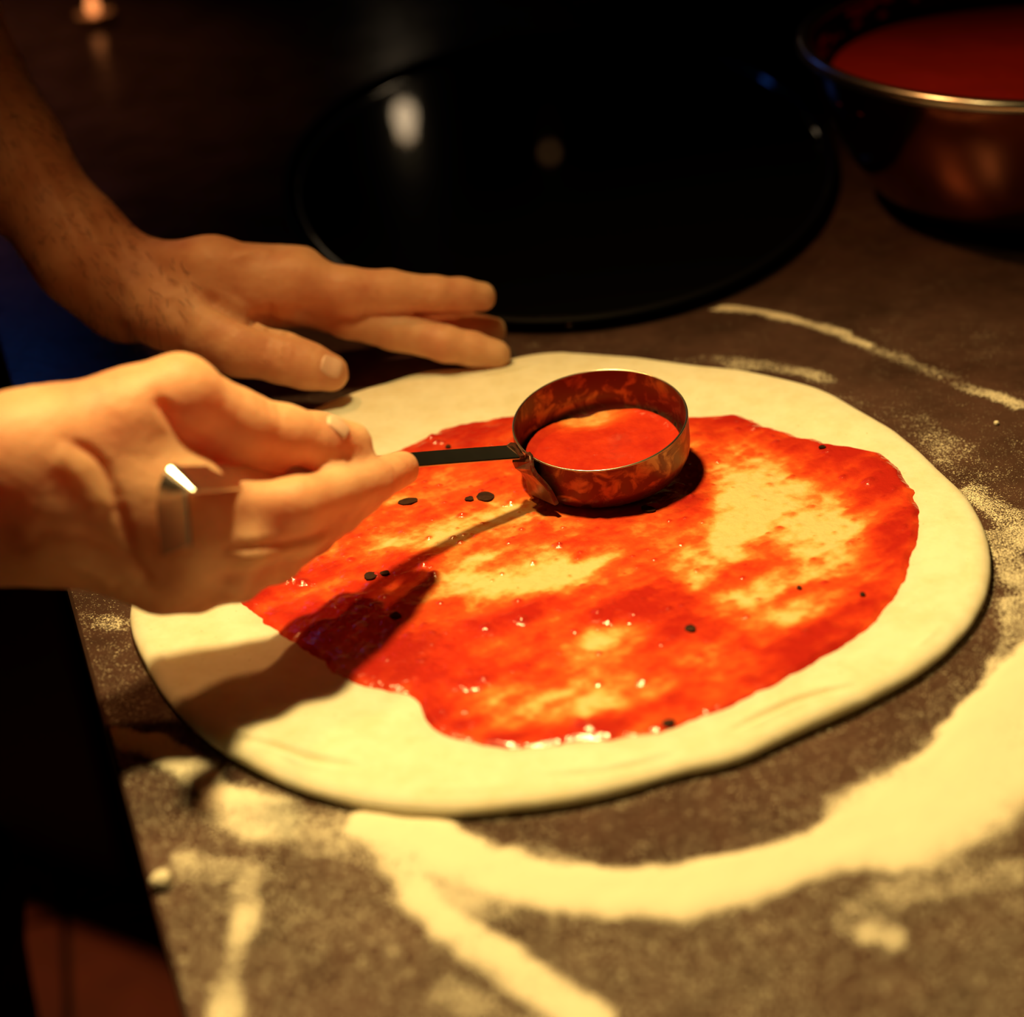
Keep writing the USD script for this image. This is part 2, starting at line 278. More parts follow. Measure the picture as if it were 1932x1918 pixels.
CREASE = [([(430, 1395), (520, 1415), (600, 1440), (680, 1452)], 5, 1.5), ([(380, 1360), (470, 1425), (560, 1455)], 6, 1.2), ([(1380, 1385), (1450, 1352), (1540, 1318), (1620, 1300)], 4, 1.1), ([(1020, 1470), (1150, 1460), (1280, 1425)], 5, 0.7), ([(1690, 1285), (1740, 1235), (1800, 1180)], 4, 0.9), ([(890, 716), (950, 708), (1020, 692)], 5, 1.2),
          ([(262, 1215), (300, 1270), (345, 1320)], 5, 1.4), ([(700, 1500), (850, 1507), (1000, 1497)], 5, 0.6), ([(1840, 1010), (1850, 1080), (1830, 1140)], 4, 0.5)]
CREASE = [(np.array([U(*q, 6)[:2] for q in spline(c, 24)]), w * 0.00033, d * 0.0016) for c, w, d in CREASE]
def dough_top(x, y):
    """height of the dough's top above the table"""
    r = np.hypot(x, y); R = rd(np.arctan2(y, x)); P = np.stack([x, y, 0 * x], -1)
    e = np.clip((R - r), 0, None)
    z = 0.0052 + 0.0026 * sstep(0.055, 0.02, e) + 0.0016 * (fbm(P * 26, 3, 2) - 0.5) + 0.0006 * (fbm(P * 90, 2, 8) - 0.5)
    for c, w, d in CREASE:
        q, t = seg_dist(np.stack([x, y], -1).reshape(-1, 2), c)
        fade = np.sin(np.pi * np.clip(t, 0, 1)) ** 0.5
        z = z - (d * np.exp(-(q / w) ** 2) * fade - 0.5 * d * np.exp(-((q - 2.2 * w) / (1.6 * w)) ** 2) * fade).reshape(np.shape(x))
    return z
rings = np.r_[np.linspace(0.0, 0.70, 60), np.linspace(0.71, 0.965, 60)]
V = []
for s in rings:
    x, y = np.cos(th) * RD * s, np.sin(th) * RD * s
    V.append(np.stack([x, y, dough_top(x, y)], -1))
x0, y0 = np.cos(th) * RD * 0.965, np.sin(th) * RD * 0.965; zt = V[-1][:, 2]
for k in np.linspace(0, 1, 9)[1:]:
    a = k * math.pi * 0.80
    rr = RD * 0.965 + (RD * 0.035) * np.sin(a); zz = zt * (0.5 + 0.5 * np.cos(a)) + 0.0002
    V.append(np.stack([np.cos(th) * rr, np.sin(th) * rr, zz], -1))
V.append(np.stack([np.cos(th) * RD * 0.95, np.sin(th) * RD * 0.95, 0 * th + 0.0002], -1))
V.append(np.stack([0 * th, 0 * th, 0 * th + 0.0002], -1))
def grid_faces(nr, na):
    i = np.arange(nr - 1)[:, None] * na + np.arange(na)[None]; j = np.arange(nr - 1)[:, None] * na + (np.arange(na)[None] + 1) % na
    return np.concatenate([np.stack([i, i + na, j + na], -1).reshape(-1, 3), np.stack([i, j + na, j], -1).reshape(-1, 3)])
m = trimesh.Trimesh(np.concatenate(V) + [0, 0, T], grid_faces(len(V), NA), process=False); m.merge_vertices(); m.update_faces(m.nondegenerate_faces())
obj('pizza_dough', m, dough_m, smooth=True, label='round raw pizza dough base stretched out on the floured slate table', cat='pizza dough')

# ------------------------------------------------------------------ sauce
NS = 760
ths, RS = radial([U(x, y, 7) for x, y in SPX], NS)
RS = RS + 0.004 * (fbm(np.stack([np.cos(ths) * 22, np.sin(ths) * 22, ths * 0], -1), 4, 11) - 0.5)
THIN = [(1500, 975, 150, 90, 1), (1390, 940, 70, 40, .7), (1570, 1040, 80, 60, .9), (870, 985, 90, 45, .85), (960, 1065, 140, 50, 1), (830, 1020, 60, 40, .6), (1090, 1080, 80, 32, .85), (1450, 1130, 110, 42, .9), (1120, 1215, 95, 60, 1), (1010, 1335, 120, 42, 1), (1160, 1300, 80, 40, .7),
        (1400, 870, 80, 40, .6), (1060, 985, 60, 30, .6), (900, 1105, 90, 34, .7), (970, 950, 60, 22, .6), (1270, 1290, 90, 34, .55), (1310, 1090, 60, 36, .5), (740, 1000, 50, 36, .5), (1240, 990, 70, 30, .35), (1370, 1010, 50, 50, .6), (1480, 890, 60, 24, .5), (1330, 1240, 50, 26, .4), (1000, 1250, 50, 40, .3)]
FATTER = [(640, 1180, 110, 60, .6), (760, 1235, 90, 50, .5), (1650, 960, 50, 90, .5), (1600, 870, 80, 30, .6), (1300, 950, 60, 70, .4), (880, 820, 70, 22, .5), (1040, 1150, 100, 35, .45), (1240, 1150, 80, 60, .4), (1150, 1160, 60, 30, .3), (1480, 1250, 90, 40, .4), (1000, 1390, 120, 15, .3), (1530, 1010, 50, 22, .55), (1500, 930, 14, 10, .5), (1385, 945, 14, 10, .5), (850, 1275, 60, 60, .4)]
def sauce_thick(x, y):
    P = np.stack([x, y, 0 * x], -1); r = np.hypot(x, y); e = np.interp(np.mod(np.arctan2(y, x), 2 * np.pi), ths, RS, period=2 * np.pi) - r
    w = 0.010 * (fbm(P * 55, 3, 21) - 0.5), 0.010 * (fbm(P * 55, 3, 31) - 0.5)
    X, Y = x + w[0], y + w[1]
    t = 0.58 + 0 * x
    for lst, sg in ((THIN, -0.46), (FATTER, 0.50)):
        for px, py, rx, ry, s in lst:
            c = U(px, py, 7); k = 0.00025 * (1 - 0.0003 * (py - 950)); kx, ky = rx * k, ry * k * 1.9
            t = t + sg * s * np.exp(-(((X - c[0]) / kx) ** 2 + ((Y - c[1]) / ky) ** 2) ** 1.3)
    c30, s30 = math.cos(0.55), math.sin(0.55)
    Q = np.stack([(x * c30 + y * s30) * 30, (-x * s30 + y * c30) * 75, 0 * x], -1)
    t = t + 1.0 * (fbm(Q, 4, 41) - 0.5) + 0.55 * (fbm(P * 140, 4, 51) - 0.5)
    t = t + 0.22 * np.exp(-((e - 0.008) / 0.010) ** 2)
    return np.clip(t, 0.0, 1.15), e
lump_xy = []
for _ in range(420):
    a, s = rng.uniform(0, 2 * np.pi), math.sqrt(rng.uniform(0, 1)) * 0.97
    R = np.interp(a, ths, RS, period=2 * np.pi); lump_xy.append((R * s * math.cos(a), R * s * math.sin(a), min(0.0026, rng.exponential(0.0006) + 0.0006), rng.uniform(0.15, 0.75)))
V, TH = [], []
for s in np.r_[np.linspace(0, 0.93, 200), np.linspace(0.936, 1.0, 22)]:
    x, y = np.cos(ths) * RS * s, np.sin(ths) * RS * s
    t, e = sauce_thick(x, y); P = np.stack([x, y, 0 * x], -1)
    hgt = 0.00025 + 0.0016 * np.clip(t, 0, 1) ** 1.4 * sstep(0.0, 0.004, e) + 0.0005 * (fbm(P * 260, 3, 61) - 0.4) * sstep(0.0, 0.003, e) * sstep(0.05, 0.4, t)
    V.append(np.stack([x, y, dough_top(x, y) + hgt * sstep(-0.0003, 0.0015, e) - 0.0003 * (e < 0.0002)], -1)); TH.append(t)
V, TH = np.concatenate(V), np.concatenate(TH)
tree = cKDTree(V[:, :2])
for x, y, r, h in lump_xy:
    i = tree.query_ball_point([x, y], r * 2.5)
    if i: V[i, 2] += h * r * 1.05 * np.exp(-(np.hypot(V[i, 0] - x, V[i, 1] - y) / r) ** 2); TH[i] = np.clip(TH[i] + 0.45 * h * np.exp(-(np.hypot(V[i, 0] - x, V[i, 1] - y) / r) ** 2), 0, 1.15)
nr = len(V) // NS
SV = V.copy()
m = (V + [0, 0, T], grid_faces(nr, NS))
obj('tomato_sauce', m, sauce_m, smooth=True, prim={'thick': TH}, label='red tomato sauce spread thinly in a rough circle over the dough', cat='sauce')
def sauce_z(x, y): return SV[tree.query([x, y])[1], 2]

# dried herb flakes lying in the sauce
FLAKES = [(770, 941, 40, 14, 0.12, 'long dark herb flake on the sauce nearest the fingertips'), (914, 931, 36, 20, 0.1, 'broad dark herb flake left of the ladle, largest of a close pair'), (885, 937, 18, 9, -0.3, 'small dark herb flake beside the broad flake left of the ladle'),
          (700, 1083, 26, 14, 0.5, 'dark herb flake at the edge of the hand shadow on the sauce'), (726, 1078, 18, 8, 0.1, 'tiny dark herb flake just right of the flake by the hand shadow'), (1222, 957, 30, 12, -0.7, 'dark curled herb flake close in front of the ladle bowl'), (745, 1157, 20, 11, 0.2, 'dark herb flake lying inside the shadow of the hand'),
          (1303, 1183, 18, 11, 0.3, 'dark herb flake in the middle of the red sauce, right front'), (1262, 1367, 22, 9, 0.3, 'dark herb flake at the front rim of the sauce'), (1088, 793, 14, 9, 0.2, None), (1628, 1118, 10, 7, 0.1, 'small herb speck near the right rim of the sauce'), (1508, 1104, 8, 6, 0.1, 'tiny herb speck in the pale patch at the right of the sauce'), (1551, 846, 14, 6, -0.2, 'thin herb speck at the upper right rim of the sauce'), (845, 838, 12, 8, 0.1, 'small herb speck above the ladle handle')]
def flake(L, W, seed):
    a = np.linspace(0, 2 * np.pi, 18, endpoint=False); r = 1 + 0.35 * (noise(np.stack([np.cos(a) * 2, np.sin(a) * 2, a * 0 + seed], -1), seed) - 0.5)
    x, y = np.cos(a) * r * L / 2, np.sin(a) * r * W / 2
    cz = 0.08 * W; z = -(x / (L / 2)) ** 2 * cz
    top = np.stack([x, y, z + 0.0003], -1); bot = np.stack([x, y, z - 0.0003], -1)
    v = np.vstack([top, bot, [[0, 0, 0.0003 + cz * 0.6]], [[0, 0, -0.0003]]]); f = []
    for k in range(18):
        j = (k + 1) % 18; f += [[36, k, j], [37, 18 + j, 18 + k], [k, 18 + k, 18 + j], [k, 18 + j, j]]
    return trimesh.Trimesh(v, f, process=False)
for i, (px, py, L, W, a, lab) in enumerate(FLAKES):
    if lab is None: continue
    k = 0.00025; m = flake(L * k, W * k * 1.7, i); p = U(px, py, 8)
    m.apply_transform(trimesh.transformations.rotation_matrix(a, [0, 0, 1])); m.apply_translation([p[0], p[1], T + sauce_z(p[0], p[1]) + 0.0007])
    obj('herb_flake', m, herb_m, smooth=30, label=lab, cat='herb flake', group='dried herb flakes in the sauce')

# ------------------------------------------------------------------ flour on the table
STROKES = [  # pixels of the photo's flour, half width in pixels, density
    ([(1990, 1215), (1910, 1310), (1800, 1430), (1700, 1520), (1590, 1590), (1450, 1645), (1300, 1680), (1150, 1685), (1020, 1665), (900, 1625), (800, 1590), (700, 1560)], 48, 1.15),
    ([(1990, 1330), (1900, 1430), (1800, 1500), (1700, 1550)], 95, 1.1), ([(1960, 1480), (1850, 1530)], 70, 0.7), ([(640, 1560), (800, 1640), (900, 1690)], 70, 0.75), ([(1000, 1610), (1080, 1640)], 40, 0.8),
    ([(700, 1560), (790, 1680), (890, 1780), (1000, 1850), (1120, 1930)], 34, 1.05), ([(215, 1388), (290, 1405), (350, 1440), (390, 1480), (430, 1510)], 26, 0.95), ([(430, 1520), (560, 1560), (720, 1600)], 55, 0.8),
    ([(350, 1625), (420, 1640), (480, 1660)], 36, 0.7), ([(470, 1650), (455, 1740), (435, 1850), (420, 1940)], 26, 0.78), ([(560, 1620), (700, 1640)], 60, 0.55), ([(240, 1470), (300, 1560), (330, 1640)], 50, 0.42), ([(740, 1790), (860, 1720)], 28, 0.5), ([(860, 1870), (960, 1930), (1100, 1935)], 40, 0.6),
    ([(1180, 568), (1300, 576), (1430, 590), (1540, 615), (1640, 655)], 11, 0.95), ([(1640, 655), (1730, 690), (1830, 730), (1932, 770)], 15, 0.66), ([(1220, 690), (1350, 680), (1480, 695), (1560, 720)], 18, 0.56), ([(1540, 745), (1620, 770)], 24, 0.45), ([(1000, 655), (1150, 640)], 14, 0.42),
    ([(1700, 780), (1800, 850), (1860, 920)], 40, 0.54), ([(1840, 930), (1900, 975), (1960, 1030)], 28, 0.78), ([(1880, 1020), (1932, 1110)], 28, 0.64), ([(1905, 1130), (1900, 1210), (1840, 1330)], 16, 0.72), ([(1932, 1130), (1932, 1220)], 30, 0.7),
    ([(1610, 1740), (1690, 1690), (1790, 1670), (1932, 1640)], 36, 0.62), ([(1640, 1760), (1690, 1765)], 26, 0.75), ([(1870, 1600), (1932, 1700)], 50, 0.5), ([(1030, 1790), (1040, 1850)], 20, 0.5), ([(150, 1160), (200, 1170), (240, 1180)], 18, 0.46), ([(200, 1330), (215, 1380)], 16, 0.5)]
CLEAN = [([(300, 1390), (500, 1500), (720, 1560), (950, 1570), (1200, 1535), (1450, 1450), (1700, 1320), (1850, 1190)], 40, 0.30), ([(1100, 1590), (1350, 1570), (1560, 1480), (1720, 1360)], 50, 0.10)]
gx, gy = np.arange(-0.40, 0.62, 0.0026), np.arange(-0.47, 0.60, 0.0026)
GX, GY = np.meshgrid(gx, gy, indexing='ij'); G2 = np.stack([GX, GY], -1).reshape(-1, 2); G3 = np.c_[G2, 0 * G2[:, 0]]
wob = G2 + 0.010 * np.stack([fbm(G3 * 60, 4, 71), fbm(G3 * 60, 4, 81)], -1) - 0.005
den = 0.20 * sstep(0.10, -0.20, G2[:, 1] - 0.20 * G2[:, 0]) + 0.26
fr_ = 1 - 0.6 * sstep(0.0, -0.2, G2[:, 1])
den += fr_ * (0.24 * (fbm(G3 * 24, 3, 91) - 0.5) + 0.10 * (fbm(G3 * 90, 2, 92) - 0.5))
for pl, hw, d in STROKES:
    k = [0.00025 * (1 - 0.00035 * (y - 950)) * 1.55 for _, y in pl]
    q, t = seg_dist(wob, [U(x, y)[:2] for x, y in pl]); w = hw * np.mean(k)
    den = np.maximum(den, (d - 0.06 + 0.55 * (fbm(G3 * 40, 4, 93) - 0.5)) * (1 - sstep(0.45, 1.55, q / w)))
for pl, hw, d in CLEAN:
    q, t = seg_dist(G2, [U(x, y)[:2] for x, y in pl]); w = hw * 0.00036
    den = np.where(den < 0.8, den - 0.07 * np.exp(-(q / w) ** 2), den)
den *= 1 - sstep(0.33, 0.55, G2[:, 1]) ; den *= 1 - sstep(0.5, 0.6, G2[:, 0]) * 0.4
xe = A[0] + (G2[:, 1] - A[1]) * edir[0] / edir[1] + 0.0016
dist = G2[:, 0] - xe
hz = 0.0004 + 0.0030 * np.clip(den - 0.55, 0, 1) ** 1.2 + 0.0007 * (fbm(G3 * 150, 3, 95) - 0.5) * np.clip(den, 0, 1)
G3[:, 0] = np.where((dist < 0) & (dist > -0.0026), xe, G3[:, 0]); G3[:, 2] = T + hz
ny = len(gy); ii = (np.arange(len(gx) - 1)[:, None] * ny + np.arange(ny - 1)[None]).ravel()
keep = (dist[ii] > -0.0026) & (den[ii] > 0.02) & (np.hypot(G2[ii, 0] - 0.040, (G2[ii, 1] - 0.535) / 1.56) > 0.199) & (np.hypot(G2[ii, 0], G2[ii, 1]) > rd(np.arctan2(G2[ii, 1], G2[ii, 0])) * 0.94)
ii = ii[keep]; F = np.concatenate([np.stack([ii, ii + ny, ii + ny + 1], -1), np.stack([ii, ii + ny + 1, ii + 1], -1)])
uq, inv = np.unique(F, return_inverse=True)
obj('flour', (G3[uq], inv.reshape(-1, 3)), flour_m, smooth=True, prim={'cover': den[uq]}, label='pale flour scattered and streaked around the dough on the table', cat='flour', kind='stuff')
CR = [(304, 1660, 20, 'round dough crumb near the left table edge at the front'), (1074, 612, 9, 'pale crumb on the bare slate behind the ladle'), (1880, 798, 7, 'small crumb on the slate at the far right of the dough'), (1598, 805, 7, None), (1840, 1190, 6, None)]
for i, (px, py, r, lab) in enumerate(CR):
    if lab is None: continue
    s = trimesh.creation.icosphere(3, 1.0); v = s.vertices * (1 + 0.3 * (noise(s.vertices * 2 + i * 7, 5)[:, None] - 0.5)); rr = r * 0.00019
    s.vertices = v * [rr, rr, rr * 0.85]; p = U(px, py, rr * 700); s.apply_translation([p[0], p[1], T + rr * 0.85 * 0.95])
    obj('dough_crumb', s, crumb_m, smooth=True, label=lab, cat='crumb', group='dough crumbs on the table')

# ------------------------------------------------------------------ ladle
LC = U(1141, 878, 10); LR, LH = 0.0428, 0.0262
tilt = trimesh.transformations.rotation_matrix(math.radians(8.0), [1, 0, 0]) @ trimesh.transformations.rotation_matrix(math.radians(-2.5), [0, 1, 0])
LM = np.eye(4); LM[:3, 3] = [LC[0], LC[1], T + 0.0118]; LM = LM @ tilt
lad = thing('ladle', 'steel pizza sauce ladle with a straight-sided round cup held over the dough', 'ladle', (LC[0], LC[1], T + 0.0118))
LM0 = tilt
prof = [(0, 0), (LR - 0.009, 0), (LR - 0.0055, 0.0008), (LR - 0.0022, 0.0032), (LR - 0.0004, 0.0072), (LR, 0.011), (LR, LH), (LR - 0.0012, LH), (LR - 0.0012, 0.011), (LR - 0.0017, 0.0076), (LR - 0.0032, 0.0042), (LR - 0.0062, 0.002), (LR - 0.0092, 0.0012), (0, 0.0012)]
cup_m = lathe(prof, 160); cup_m.apply_transform(LM0); obj('cup', cup_m, ladle_m, lad, smooth=30)
rimp = [(LR + 0.0003 * 0 + 0.0005 * math.cos(a) - 0.0006, LH + 0.0006 * math.sin(a)) for a in np.linspace(0, 2 * np.pi, 9)]
rm = lathe([(r + 0.0, z) for r, z in rimp], 160); rm.apply_transform(LM0); obj('rim', rm, rim_m, lad, smooth=True)
# handle strip
HA, HB = U(968, 853, 37), U(352, 904, 119)
ax = (HB - HA) / np.linalg.norm(HB - HA)
side = np.cross(ax, [0, 0, 1.0]); side /= np.linalg.norm(side); side = -side if side[1] > 0 else side     # towards the camera
nrm = np.cross(side, ax); nrm = nrm if nrm[2] > 0 else -nrm
def strip(path, wid, nr_, sd, th_=0.0016):
    """flat bar swept on path: widths along sd, thickness along nr_"""
    n = len(path); v = []
    for p, w, a, b in zip(path, wid, nr_, sd):
        c = 0.0005
        for u, t in ((-w / 2 + c, -1), (w / 2 - c, -1), (w / 2, -0.4), (w / 2, 0.4), (w / 2 - c, 1), (-w / 2 + c, 1), (-w / 2, 0.4), (-w / 2, -0.4)):
            v.append(p + b * u + a * t * th_ / 2)
    f = []
    for i in range(n - 1):
        for k in range(8):
            a, b = i * 8 + k, i * 8 + (k + 1) % 8; f += [[a, b, b + 8], [a, b + 8, a + 8]]
    for k in range(1, 7): f += [[0, k + 1, k], [(n - 1) * 8, (n - 1) * 8 + k, (n - 1) * 8 + k + 1]]
    m = trimesh.Trimesh(np.array(v), f, process=False); trimesh.repair.fix_normals(m); return m
tw = math.radians(28)                                                   # the bar leans so that its face looks at the camera
sd0 = side * math.cos(tw) - nrm * math.sin(tw); n0 = nrm * math.cos(tw) + side * math.sin(tw)
ts_ = np.linspace(0, 1, 16)
hp = spline([HA, U(860, 861, 46), U(700, 876, 63), U(560, 893, 80), U(450, 901, 100), HB], 20); ts_ = np.linspace(0, 1, 20); 
org = np.array([LC[0], LC[1], T + 0.0118])
def local(m): m.apply_translation(-org); return m
wid = 0.0095 + 0.0055 * sstep(0.25, 1.0, ts_)
obj('handle', local(strip(hp, wid, [n0] * 20, [sd0] * 20)), steel, lad, smooth=30)
# hook at the end, bent over towards the camera side and down
HE = HB; d_dn = (U(322, 1030, 96) - U(312, 912, 114)); d_dn /= np.linalg.norm(d_dn)
hk, hn = [], []
R0 = 0.0085
for a in np.linspace(0, 1, 12):
    an = a * math.pi / 2
    hk.append(HE + ax * R0 * math.sin(an) + d_dn * R0 * (1 - math.cos(an))); hn.append(n0 * math.cos(an) + ax * math.sin(an))
for a in np.linspace(0, 1, 6)[1:]:
    hk.append(hk[11] + d_dn * 0.0190 * a); hn.append(ax)
sdh = np.cross(hn[-1], d_dn); sdh /= np.linalg.norm(sdh); sdh = sdh if sdh @ sd0 > 0 else -sdh
hs = [sd0 * (1 - t) + sdh * t for t in sstep(0, 0.7, np.linspace(0, 1, len(hk)))]; hs = [h_ / np.linalg.norm(h_) for h_ in hs]
obj('hook', local(strip(np.array(hk), [0.0165] * len(hk), hn, hs, 0.002)), steel, lad, smooth=30)
# welded bracket between cup and handle
CW3 = LM[:3, :3]; up3 = CW3[:, 2]
def on_cup(ang, z, r=LR + 0.0008): return LM[:3, 3] + CW3 @ np.array([r * math.cos(ang), r * math.sin(ang), z])
ang = math.radians(212)
bp = [HA, HA - ax * 0.006 + up3 * 0.0002, on_cup(ang, 0.023, LR + 0.003), on_cup(ang + 0.10, 0.016, LR + 0.0014), on_cup(ang + 0.18, 0.005, LR + 0.0005)]
bp = spline(bp, 14); rad = np.array([math.cos(ang), math.sin(ang), 0]); rad = CW3 @ rad
tg = np.gradient(bp, axis=0); tg /= np.linalg.norm(tg, axis=1, keepdims=True)
tt = sstep(0.0, 0.55, np.linspace(0, 1, 14))[:, None]; tang3 = CW3 @ np.array([-math.sin(ang), math.cos(ang), 0]); tang3 = tang3 if tang3 @ sd0 > 0 else -tang3
sds = sd0 * (1 - tt) + tang3 * tt; sds -= tg * (sds * tg).sum(1, keepdims=True); sds /= np.linalg.norm(sds, axis=1, keepdims=True)
obj('bracket', local(strip(bp, np.linspace(0.0095, 0.025, 14), np.cross(sds, tg), sds, 0.0024)), ladle_m, lad, smooth=30)
# sauce left in the ladle
a = np.linspace(0, 2 * np.pi, 120, endpoint=False); Vs, Ts = [], []
for s in np.linspace(0, 1, 40):
    R = (LR - 0.0042) * s; x, y = R * np.cos(a), R * np.sin(a); P = np.stack([x, y, 0 * x], -1)
    bare = np.exp(-(((x + 0.004) / 0.020) ** 2 + ((y - 0.034) / 0.012) ** 2))
    t = np.clip(0.86 - 0.8 * bare + 0.35 * (fbm(P * 120, 3, 7) - 0.5), 0.1, 1.1)
    z = 0.0066 - 0.0042 * bare + 0.0009 * (fbm(P * 240, 3, 6) - 0.5) + 0.0008 * sstep(0.9, 1.0, s) * (1 - bare)
    Vs.append(P + np.stack([0 * x, 0 * x, z], -1)); Ts.append(t)
Vs = np.concatenate(Vs) @ CW3.T + LM[:3, 3]
obj('ladle_sauce', (Vs, grid_faces(40, 120)), sauce_m, smooth=True, prim={'thick': np.concatenate(Ts)}, label='pool of tomato sauce lying in the cup of the ladle', cat='sauce')

# ------------------------------------------------------------------ steel bowl of sauce
BC = U(1960, 360); BR, BB, BH = 0.155, 0.095, 0.104
bowl = thing('mixing_bowl', 'large copper-toned metal bowl full of tomato sauce, behind the dough at right', 'bowl', (BC[0], BC[1], T))
out = [(0, 0.0008), (BB - 0.012, 0.0008), (BB - 0.002, 0.003), (BB + 0.008, 0.010), (BB + 0.020, 0.024), (BB + 0.032, 0.044), (BB + 0.043, 0.068), (BB + 0.051, 0.090), (BR - 0.006, BH)]
out = spline(out[1:], 40); inn = [(r - 0.0016, z + 0.0012) for r, z in out[::-1]]
bm = lathe([(0, 0.0008)] + [tuple(q) for q in out] + inn + [(0, 0.0022)], 160); obj('body', bm, bowl_m, bowl, smooth=40)
rl = lathe([(BR - 0.0045 + 0.0042 * math.cos(t), BH + 0.001 + 0.0042 * math.sin(t)) for t in np.linspace(0, 2 * np.pi, 15)], 160); obj('rolled_rim', rl, steel, bowl, smooth=True, label='bright steel rolled rim')
SZ = 0.082; rs = np.interp(SZ, out[:, 1], out[:, 0]) - 0.0028
Vs, Ts = [], []; a = np.linspace(0, 2 * np.pi, 160, endpoint=False)
for s in np.linspace(0, 1, 50):
    x, y = rs * s * np.cos(a), rs * s * np.sin(a); P = np.stack([x, y, 0 * x], -1)
    Vs.append(np.stack([x + BC[0], y + BC[1], T + SZ + 0.006 * (fbm(P * 22, 3, 3) - 0.5) * (1 - s ** 4)], -1)); Ts.append(0.95 + 0 * x)
obj('bowl_sauce', (np.concatenate(Vs), grid_faces(50, 160)), sauce_mat('thick_tomato_sauce', 0.4), smooth=True, prim={'thick': np.concatenate(Ts)}, label='thick red tomato sauce filling the large metal bowl', cat='sauce')
# splashes of sauce dried on the bowl's inner wall
sp_m = []
for k in range(26):
    an = rng.uniform(1.9, 4.0); z = rng.uniform(0.088, BH - 0.002); r = np.interp(z, out[:, 1], out[:, 0]) - 0.0018
    s = trimesh.creation.icosphere(2, 1.0); w = rng.uniform(0.003, 0.009); s.vertices = s.vertices * [0.0010, w, w * 0.6]
    s.apply_transform(trimesh.transformations.rotation_matrix(an, [0, 0, 1])); s.apply_translation([r * math.cos(an), r * math.sin(an), z]); sp_m.append(s)
o = obj('sauce_splashes', cat(*sp_m), pulp_m, bowl, smooth=True, kind='stuff', label='red sauce splashes on the inner wall')

# ------------------------------------------------------------------ black pan
PC = np.array([0.040, 0.535]); PR = 0.193; PY = 1.56
pan = thing('platter', 'large oval black enamel platter standing behind the dough', 'platter', (PC[0], PC[1], T))
po = [(0, 0.0008), (PR - 0.010, 0.0008), (PR - 0.006, 0.002), (PR - 0.003, 0.004), (PR - 0.001, 0.007), (PR, 0.008)]
pi_ = [(PR - 0.0022, 0.008), (PR - 0.0033, 0.0072), (PR - 0.0055, 0.0050), (PR - 0.009, 0.0036), (PR - 0.014, 0.0032), (0, 0.0032)]
oval = np.diag([1, PY, 1, 1.0])
obj('body', lathe(po + pi_, 160).apply_transform(oval), pan_m, pan, smooth=35)
obj('rolled_rim', lathe([(PR - 0.001 + 0.0024 * math.cos(t), 0.008 + 0.0020 * math.sin(t)) for t in np.linspace(0, 2 * np.pi, 11)], 160).apply_transform(oval), pan_rim_m, pan, smooth=True)

# ------------------------------------------------------------------ lamps
def spotlight(pos, aim, lab):
    t = thing('spotlight', lab, 'lamp', pos)
    d = np.array(aim) - np.array(pos); d = d / np.linalg.norm(d); R = trimesh.geometry.align_vectors([0, 0, 1], -d)
    s = lathe([(0.030, 0.15), (0.032, 0.10), (0.052, 0.02), (0.070, -0.035), (0.072, -0.035), (0.054, 0.02), (0.034, 0.102), (0.032, 0.152), (0, 0.153), (0, 0.150), (0.030, 0.15)], 48); s.apply_transform(R); obj('shade', s, lamp_m, t, smooth=40)
    top = -d * 0.153; obj('stem', tube([top, [top[0], top[1], H - pos[2]]], 0.006), lamp_m, t, smooth=40)
    obj('ceiling_plate', trimesh.creation.cylinder(0.045, 0.02, transform=trimesh.transformations.translation_matrix([top[0], top[1], H - pos[2] - 0.011])), lamp_m, t, smooth=30)
spotlight(KEY_POS, KEY_AIM, 'black spotlight hanging above the near left of the work table')
spotlight(FILL_POS, FILL_AIM, 'black spotlight hanging above the far left of the work table')
spotlight(REAR_POS, REAR_AIM, 'black spotlight hanging in the rear left corner, over the tiles')
def mirrored(px, py, y):
    p = U(px, py, 3.2); d = ray(px, py); d = d * [1, 1, -1]; return p + d * (y - p[1]) / d[1]
bp_ = mirrored(765, 215, 1.95)
bulb = thing('hanging_bulb', 'bare filament bulb hanging low behind the black platter', 'lamp', bp_)
obj('glass_bulb', lathe([(0, -0.015), (0.008, -0.012), (0.013, -0.005), (0.0145, 0.004), (0.013, 0.014), (0.010, 0.026), (0.009, 0.036), (0, 0.036)], 40), glow('bulb_glow', (1.0, 0.72, 0.42), 4.0), bulb, smooth=True)
obj('socket', lathe([(0, 0.0365), (0.014, 0.0365), (0.016, 0.045), (0.016, 0.075), (0.006, 0.082), (0, 0.082)], 32), brass_m, bulb, smooth=40)
obj('cord', tube([[0, 0, 0.08], [0.01, 0, 0.6], [0, 0, H - bp_[2] - 0.002]], 0.003), lamp_m, bulb)
b2 = mirrored(1037, 288, 2.6)
bulb2 = thing('hanging_bulb', 'tiny dim bulb on a thin cord, farther back than the bare filament bulb', 'lamp', b2)
obj('glass_bulb', trimesh.creation.icosphere(3, 0.009), glow('dim_bulb_glow', (1.0, 0.45, 0.15), 0.7), bulb2, smooth=True)
obj('socket', lathe([(0, 0.0112), (0.007, 0.0112), (0.008, 0.03), (0, 0.034)], 24), brass_m, bulb2, smooth=40)
obj('cord', tube([[0, 0, 0.033], [0.005, 0, 0.5], [0, 0, H - b2[2] - 0.002]], 0.002), lamp_m, bulb2)
cpn = U(175, 15, 14)
cand = thing('tealight', 'small glowing tealight at the far left end of the table', 'candle', (cpn[0], cpn[1], T))
obj('cup', lathe([(0, 0.0006), (0.018, 0.0006), (0.019, 0.010), (0.0186, 0.010), (0.0176, 0.0012), (0, 0.0012)], 48), steel, cand, smooth=30)
obj('wax', lathe([(0, 0.0013), (0.0172, 0.0013), (0.0182, 0.0075), (0, 0.0075)], 48), plain('wax', (0.7, 0.5, 0.35), 0.5), cand, smooth=30)
